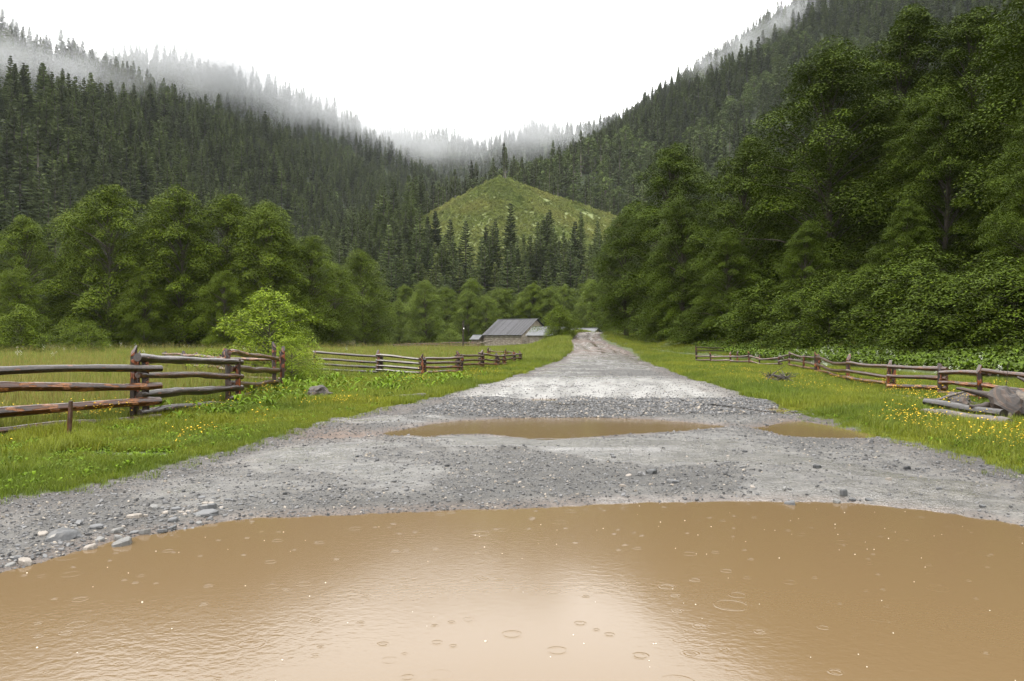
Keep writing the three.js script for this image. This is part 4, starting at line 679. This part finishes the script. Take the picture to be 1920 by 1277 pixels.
// ---------------------------------------------------------------- grass, herbs and flowers
function scatter(name, parent, geos, mat, list, r) { // list: [x, D, size, [r,g,b], sink?]
  const M = new THREE.Matrix4(), Q = new THREE.Quaternion(), E = new THREE.Euler(), C = new THREE.Color(), sets = geos.map(() => []);
  list.forEach((l) => sets[Math.floor(r() * geos.length)].push(l));
  sets.forEach((l, k) => { const im = new THREE.InstancedMesh(geos[k], mat, l.length); im.name = name; im.userData.kind = 'stuff'; im.castShadow = im.receiveShadow = true; l.forEach(([x, D, s, c, y], i) => { im.setMatrixAt(i, M.compose(V(x, (y ?? groundAt(x, D)) - 0.01, -D), Q.setFromEuler(E.set((r() - 0.5) * 0.24, r() * 6.28, (r() - 0.5) * 0.24)), V(s, s * (0.8 + 0.5 * r()), s))); im.setColorAt(i, C.setRGB(...c)); }); parent.add(im); });
}
function tuft(seed, blades, h, spread, wid, seedHeads = 0) { // unit colour; tint comes from the copies
  const r = rng(seed), g = new GB();
  for (let k = 0; k < blades; k++) {
    const a = r() * 6.28, d = spread * Math.sqrt(r()), x = Math.cos(a) * d, z = Math.sin(a) * d, b = r() * 6.28, H = h * (0.5 + 0.6 * r()), bend = H * (0.15 + 0.75 * r() * r()), w = wid * (0.7 + 0.6 * r()), v = 0.75 + 0.5 * r(), c = r() < 0.1 ? [v * 1.35, v * 1.1, v * 1.4] : [v, v, v], bx = Math.cos(b), bz = Math.sin(b);
    const p = (t, s) => g.v(x + bx * bend * t * t - bz * w * s, H * t * (1 - 0.22 * t * bend / H), z + bz * bend * t * t + bx * w * s, c);
    const a0 = p(0, -0.6), a1 = p(0, 0.6), m0 = p(0.5, -0.5), m1 = p(0.5, 0.5), e = p(1, 0);
    g.q(a0, a1, m1, m0); g.t(m0, m1, e);
    if (k < seedHeads) { const y = H * 1.25, q = [1.2, 0.88, 1.5], sw = wid * 1.1; const A = g.v(x, H * 0.3, z, q), B = g.v(x + 0.003, H * 0.3, z, q), Cc = g.v(x + bx * 0.04, y * 0.8, z + bz * 0.04, q); g.t(A, B, Cc); const T = g.v(x + bx * 0.07, y * 1.12, z + bz * 0.07, q), L = g.v(x + bx * 0.05 - bz * sw, y * 0.93, z + bz * 0.05 + bx * sw, q), N = g.v(x + bx * 0.05 + bz * sw, y * 0.93, z + bz * 0.05 - bx * sw, q); g.t(Cc, L, T); g.t(Cc, T, N); }
  }
  return g.build();
}
const grassMat = new THREE.MeshPhysicalMaterial({ vertexColors: true, roughness: 0.6, transmission: 0.3, thickness: 0, side: THREE.DoubleSide, specularIntensity: 0.35 });
const SHORT = [1, 2, 3].map((s) => tuft(40 + s, 16, 0.1, 0.075, 0.0042)), TALL = [1, 2, 3].map((s) => tuft(60 + s, 14, 0.5, 0.1, 0.006, 3)), COARSE = [1, 2, 3].map((s) => tuft(80 + s, 30, 0.2, 0.2, 0.008));
const fenceX = table([[-9.5, 0], [-8.6, 10.2], [-6.35, 13.6], [-5.9, 16.9], [-6.36, 21.7], [-7.4, 28], [-5, 29.8], [-3.2, 28.9], [-2.1, 31.5], [-1.4, 36], [-0.4, 40], [0.4, 45], [-1.6, 53], [-3, 70]]);
const lawn = tag(top(new THREE.Group(), 'grass'), 'bright green grass and weeds on both road verges and the meadow', 'grass', null, 'stuff');
const RG = rng(2024), shortL = [], tallL = [], coarseL = [];
const green = (x, D, k = 1) => { const n = fbm(x * 0.6 + 5, D * 0.6, 3), y = clamp(0.5 + n), v = k * (0.75 + 0.5 * RG()); return [lerp(0.098, 0.175, y) * v, lerp(0.14, 0.195, y) * v, lerp(0.008, 0.012, y) * v]; };
const hay = (x, D) => { const v = 0.75 + 0.5 * RG(), y = clamp(0.5 + fbm(x * 0.4, D * 0.4, 2)); return [lerp(0.14, 0.185, y) * v, lerp(0.185, 0.205, y) * v, lerp(0.02, 0.034, y) * v]; };
const bare = (x, D) => fbm(x * 0.9 + 31, D * 0.9, 3) > 0.5;
for (let k = 0; k < 125000; k++) { // verges close by
  const D = 1.5 + 17.5 * RG(), left = RG() < 0.6, w = RG() * RG() * 8.5, x = left ? roadL(D) - w + 0.5 : roadR(D) + w - 0.5, q = roadIn(x, D);
  if (q > 0.45 || (q > -0.02 && RG() > 0.1 * (1 - q / 0.45)) || (left && x < fenceX(D) - 1.2) || bare(x, D)) continue;
  if (q > -0.25 && RG() < 0.5) continue;
  const cl = clamp(0.5 + 1.3 * fbm(x * 2.2 + 70, D * 2.2, 3)); shortL.push([x, D, 0.5 + 0.45 * RG() + 1.1 * cl * cl * sstep(0, -1.5, q), green(x, D, 0.85 + 0.3 * RG())]);
}
for (let k = 0; k < 75000; k++) { // verges further on
  const D = 17 + 40 * RG() * RG(), left = RG() < 0.5, w = RG() * 10, x = left ? roadL(D) - w + 0.15 : roadR(D) + w - 0.15, q = roadIn(x, D);
  if (q > 0 || (left && x < fenceX(D) - 1)) continue;
  (RG() < 0.6 ? shortL : coarseL).push([x, D, 0.4 + 0.5 * RG() + D * 0.005, green(x, D)]);
}
for (let k = 0; k < 50000; k++) { // meadow behind the left fences
  const u = RG(), D = 4 + 106 * u * u, x = fenceX(D) - 0.15 - RG() * Math.max(9, D * 0.78 + fenceX(D)); if (roadIn(x, D) > -1 || x < -70) continue;
  const s = 0.7 + 0.4 * RG() + D * 0.006; (D < 40 ? RG() < 0.75 : RG() < 0.4) ? tallL.push([x, D, Math.min(1.2, s * 0.8), hay(x, D)]) : coarseL.push([x, D, s * 0.95, RG() < 0.5 ? hay(x, D) : green(x, D, 0.9)]);
}
for (let k = 0; k < 34000; k++) { const D = 45 + 90 * RG(), x = roadL(D) - 75 * RG() * RG() * (D / 110); if (roadIn(x, D) > -0.05 || x < -40) continue; coarseL.push([x, D, 1.2 + 0.8 * RG(), RG() < 0.55 ? hay(x, D) : green(x, D, 0.9)]); }
for (let k = 0; k < 46000; k++) { const D = 3 + 114 * RG() * RG(), x = roadR(D) + 0.1 + RG() * Math.min(26, Math.max(9, D * 0.55)); if (roadIn(x, D) > -0.3 || x > 38) continue; coarseL.push([x, D, 0.35 + 0.45 * RG() + D * 0.008, green(x, D, 0.92)]); }
scatter('short_grass', lawn, SHORT, grassMat, shortL, RG);
scatter('tall_grass', lawn, TALL, grassMat, tallL, RG);
scatter('coarse_grass', lawn, COARSE, grassMat, coarseL, RG);
function rosette(seed, n, L, wid, up) { // broad stalked leaves of dock and butterbur
  const r = rng(seed), g = new GB();
  for (let k = 0; k < n; k++) {
    const a = k / n * 6.28 + r(), l = L * (0.6 + 0.6 * r()), e = up * (0.5 + 0.8 * r()), ca = Math.cos(a), sa = Math.sin(a), v = 0.75 + 0.5 * r(), c = [v, v, v], w = wid * l, y0 = l * e * 0.5, P = (t, s, dy = 0) => g.v(ca * l * (0.25 + t) - sa * w * s, y0 + l * e * Math.sin(t * 2.2) * 0.6 + dy - 0.2 * l * t * t, sa * l * (0.25 + t) + ca * w * s, c);
    const base = P(0, 0), l1 = P(0.3, -0.8, 0.05 * l), m1 = P(0.35, 0), r1 = P(0.3, 0.8, 0.05 * l), l2 = P(0.7, -0.7, 0.03 * l), m2 = P(0.75, 0), r2 = P(0.7, 0.7, 0.03 * l), tip = P(1.05, 0), st = g.v(0, 0, 0, c), st2 = g.v(0.006, 0, 0.006, c);
    g.t(st, st2, base); g.t(base, m1, l1); g.t(base, r1, m1); g.q(l1, m1, m2, l2); g.q(m1, r1, r2, m2); g.t(l2, m2, tip); g.t(m2, r2, tip);
  }
  return g.build();
}
const herbMat = new THREE.MeshPhysicalMaterial({ vertexColors: true, roughness: 0.8, transmission: 0.3, thickness: 0, side: THREE.DoubleSide, specularIntensity: 0.1 });
const herbs = tag(top(new THREE.Group(), 'herbs'), 'broad leaved herbs growing among the grass and under the right wood', 'herbs', null, 'stuff');
{
  const small = [1, 2, 3].map((s) => rosette(120 + s, 10, 0.042, 0.36, 1.0)), big = [1, 2].map((s) => rosette(140 + s, 10, 0.12, 0.5, 1.2)), dock = [1, 2].map((s) => rosette(160 + s, 8, 0.19, 0.2, 0.9)), a = [], b = [], c = [];
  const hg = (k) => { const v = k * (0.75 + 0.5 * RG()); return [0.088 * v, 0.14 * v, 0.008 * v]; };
  for (let k = 0; k < 70000; k++) { const D = 3 + 26 * RG() * RG(), left = RG() < 0.55, x = left ? roadL(D) - 0.2 - 7 * RG() : roadR(D) + 0.2 + 6 * RG(); if (roadIn(x, D) > -0.12 || fbm(x * 1.6 + 60, D * 1.6, 3) < -0.6 + 0.9 * RG()) continue; a.push([x, D, 0.45 + 0.9 * RG(), hg(0.7 + 0.6 * RG())]); }
  for (let k = 0; k < 160; k++) { const D = 13 + 16 * RG(), x = fenceX(D) + (RG() - 0.35) * 2.6; if (roadIn(x, D) > -0.4) continue; c.push([x, D, 0.6 + 0.7 * RG(), hg(0.95)]); }
  for (let k = 0; k < 150; k++) { const D = 18 + 10 * RG(), x = roadL(D) - 0.6 - RG() * 3.5; c.push([x, D, 0.5 + 0.8 * RG(), hg(1)]); }
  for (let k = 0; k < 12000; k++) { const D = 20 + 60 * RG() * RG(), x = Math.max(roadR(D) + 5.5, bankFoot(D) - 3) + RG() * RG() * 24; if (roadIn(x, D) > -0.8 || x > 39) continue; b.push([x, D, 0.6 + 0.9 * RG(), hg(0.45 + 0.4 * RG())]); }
  scatter('herb_leaves', herbs, small, herbMat, a, RG); scatter('butterbur_leaves', herbs, big, herbMat, b, RG); scatter('dock_leaves', herbs, dock, herbMat, c, RG);
}
const flowers = tag(top(new THREE.Group(), 'wildflowers'), 'yellow buttercups and white umbels scattered through the grass', 'flowers', null, 'stuff');
{
  const flower = (seed, n, h, rad, spread, fc) => { const r = rng(seed), g = new GB(); for (let k = 0; k < n; k++) { const a = r() * 6.28, d = spread * Math.sqrt(r()), x = Math.cos(a) * d, z = Math.sin(a) * d, y = h * (0.7 + 0.5 * r()), s = [0.07, 0.11, 0.012], A = g.v(x * 0.4 - 0.0015, 0, z * 0.4, s), B = g.v(x * 0.4 + 0.0015, 0, z * 0.4, s), T = g.v(x, y, z, s); g.t(A, B, T); const m = g.v(x, y - 0.003, z, fc), e = [], tx = (r() - 0.5) * 0.8, tz = (r() - 0.5) * 0.8; for (let q = 0; q < 5; q++) { const p = q / 5 * 6.28, X = Math.cos(p) * rad, Z = Math.sin(p) * rad; e.push(g.v(x + X, y + 0.4 * rad + X * tx + Z * tz, z + Z, fc)); } for (let q = 0; q < 5; q++) g.t(m, e[(q + 1) % 5], e[q]); } return g.build(); };
  const yel = [1, 2].map((s) => flower(500 + s, 5, 0.26, 0.011, 0.12, [0.55, 0.36, 0.005])), whi = [flower(510, 22, 0.6, 0.018, 0.09, [0.5, 0.52, 0.45])], a = [], b = [], fm = new THREE.MeshStandardMaterial({ vertexColors: true, roughness: 0.7, side: THREE.DoubleSide });
  for (let k = 0; k < 9000; k++) { const D = 7.5 + 28 * RG() * RG(), left = RG() < 0.5, x = left ? roadL(D) - 0.3 - 5.5 * RG() : roadR(D) + 0.3 + 6 * RG(); if (roadIn(x, D) > -0.2 || Math.abs(x) / D > 0.7 || fbm(x * 0.7 + 90, D * 0.7, 2) < 0.18 + 0.3 * RG()) continue; a.push([x, D, 0.7 + 0.5 * RG(), [1, 1, 1]]); }
  for (let k = 0; k < 40; k++) a.push([-7.05 + 0.75 * RG(), 12.6 + 0.6 * RG(), 0.9 + 0.5 * RG(), [1, 1, 1]]);
  for (let k = 0; k < 260; k++) { const D = 40 + 45 * RG(), x = -D * (0.2 + 0.5 * RG()); (fbm(x * 0.2, D * 0.2, 2) > 0.25 ? b : a).push([x, D, 0.8 + 0.3 * RG(), [1, 1, 1]]); }
  for (let k = 0; k < 60; k++) { const D = 24 + 18 * RG(); b.push([12.5 + 4 * RG(), D, 0.5 + 0.3 * RG(), [1, 1, 1]]); }
  scatter('buttercups', flowers, yel, fm, a, RG); scatter('white_umbels', flowers, whi, fm, b, RG);
}
{ // bramble and fern over the felled hill
  const g = broadleaf(707, { h: 1.6, rad: 1.5, base: 0.05, clumps: 14, per: 26, size: 0.42, puff: 0.5, slim: 0.36 }), list = [], r = rng(1212), low = mergeGeometries([g.trunk, g.crown]);
  for (let k = 0; k < 42000; k++) { const x = -75 + 150 * r(), D = 215 + 110 * r(), [h, w] = ridges(x, D); if (w !== 'G' || h < 8) continue; const v = 0.75 + 0.5 * r(), y = clamp(0.5 + 0.9 * fbm(x * 0.08, D * 0.08, 3)); list.push([x, D, 0.2 + 0.75 * r() * r() * r() * r(), [lerp(0.1, 0.165, y) * v, lerp(0.14, 0.175, y) * v, lerp(0.02, 0.036, y) * v]]); }
  scatter('bramble', tag(top(new THREE.Group(), 'bramble_cover'), 'pale green bramble and fern covering the felled round hill', 'undergrowth', null, 'stuff'), [low], new THREE.MeshStandardMaterial({ vertexColors: true, roughness: 0.85, side: THREE.DoubleSide }), list, r);
}

// ---------------------------------------------------------------- low cloud: wisps of fine droplets, greyed in colour to look less lit, thick in their middle and thin at the rim
{
  const wisp = (seed, n, size) => { const r = rng(seed), g = new GB(), N = () => (r() + r() + r() + r() - 2) * 0.87; for (let k = 0; k < n; k++) { const x = N(), y = N() * 0.62, z = N(), t = 0.5 + r(), v = () => g.v(x + (r() - 0.5) * size * t, y + (r() - 0.5) * size * t, z + (r() - 0.5) * size * t, white); g.t(v(), v(), v()); } const q = g.build(false); q.setAttribute('normal', new THREE.Float32BufferAttribute(new Float32Array(g.p.length).map((_, i) => i % 3 === 1 ? 1 : 0), 3)); return q; };
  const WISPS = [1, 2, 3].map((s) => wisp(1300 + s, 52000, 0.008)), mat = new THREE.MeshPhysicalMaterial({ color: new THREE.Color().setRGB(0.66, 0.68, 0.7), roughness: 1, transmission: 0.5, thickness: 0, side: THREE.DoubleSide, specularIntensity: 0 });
  const r = rng(99), sets = [[], [], []], M = new THREE.Matrix4(), Q = new THREE.Quaternion(), E = new THREE.Euler();
  const BANKS = [[[-272.0, 142.5, 400], [-235.0, 148.9, 470], 14, 18, 14], [[-325.9, 195.8, 470], [-277.3, 195.6, 520], 12, 22, 18], [[-364.0, 250.2, 700], [-230.4, 236.9, 720], 24, 30, 20], [[-280.0, 234.8, 700], [-153.6, 204.7, 720], 22, 28, 18], [[-186.7, 195.2, 700], [-91.2, 181.4, 760], 18, 25, 16], [[-249.3, 312.8, 1100], [92.0, 323.7, 1150], 40, 36, 30], [[-170.0, 228.5, 900], [-36.0, 211.5, 900], 20, 26, 18], [[-70.0, 215, 880], [60.0, 225, 900], 16, 24, 18], [[-12.0, 229.5, 900], [78.0, 235.5, 900], 7, 24, 18], [[122.5, 178.6, 535], [162.2, 202.6, 555], 9, 10, 6], [[155.1, 194.1, 545], [205.4, 236.0, 575], 16, 13, 8], [[208.0, 240.5, 590], [361.9, 238.3, 570], 26, 17, 9], [[-165.6, 193.0, 690], [-130.7, 182.8, 700], 5, 12, 9]];
  // banks: [x, y, D] to [x, y, D], how many wisps, their radius, scatter across the bank
  for (const [a, b, n, rad, sp] of BANKS) for (let k = 0; k < n; k++) {
    const t = (k + r()) / n, R = rad * (0.55 + 0.8 * r()), N = () => (r() + r() + r() - 1.5) * 1.1;
    sets[k % 3].push(M.compose(V(lerp(a[0], b[0], t) + N() * sp, lerp(a[1], b[1], t) + N() * sp * 0.42, -lerp(a[2], b[2], t) + N() * sp), Q.setFromEuler(E.set((r() - 0.5) * 0.5, r() * 6.28, (r() - 0.5) * 0.9)), V(R * (1 + 0.7 * r()), R * (0.7 + 0.5 * r()), R)).clone());
  }
  const whole = tag(top(new THREE.Group(), 'cloud'), 'low pale cloud drifting over the wooded ridges', 'cloud', null, 'stuff');
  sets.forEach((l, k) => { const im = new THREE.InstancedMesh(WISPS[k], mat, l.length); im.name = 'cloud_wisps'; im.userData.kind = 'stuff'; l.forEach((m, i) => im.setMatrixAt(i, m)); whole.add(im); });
}

renderer.render(scene, camera);
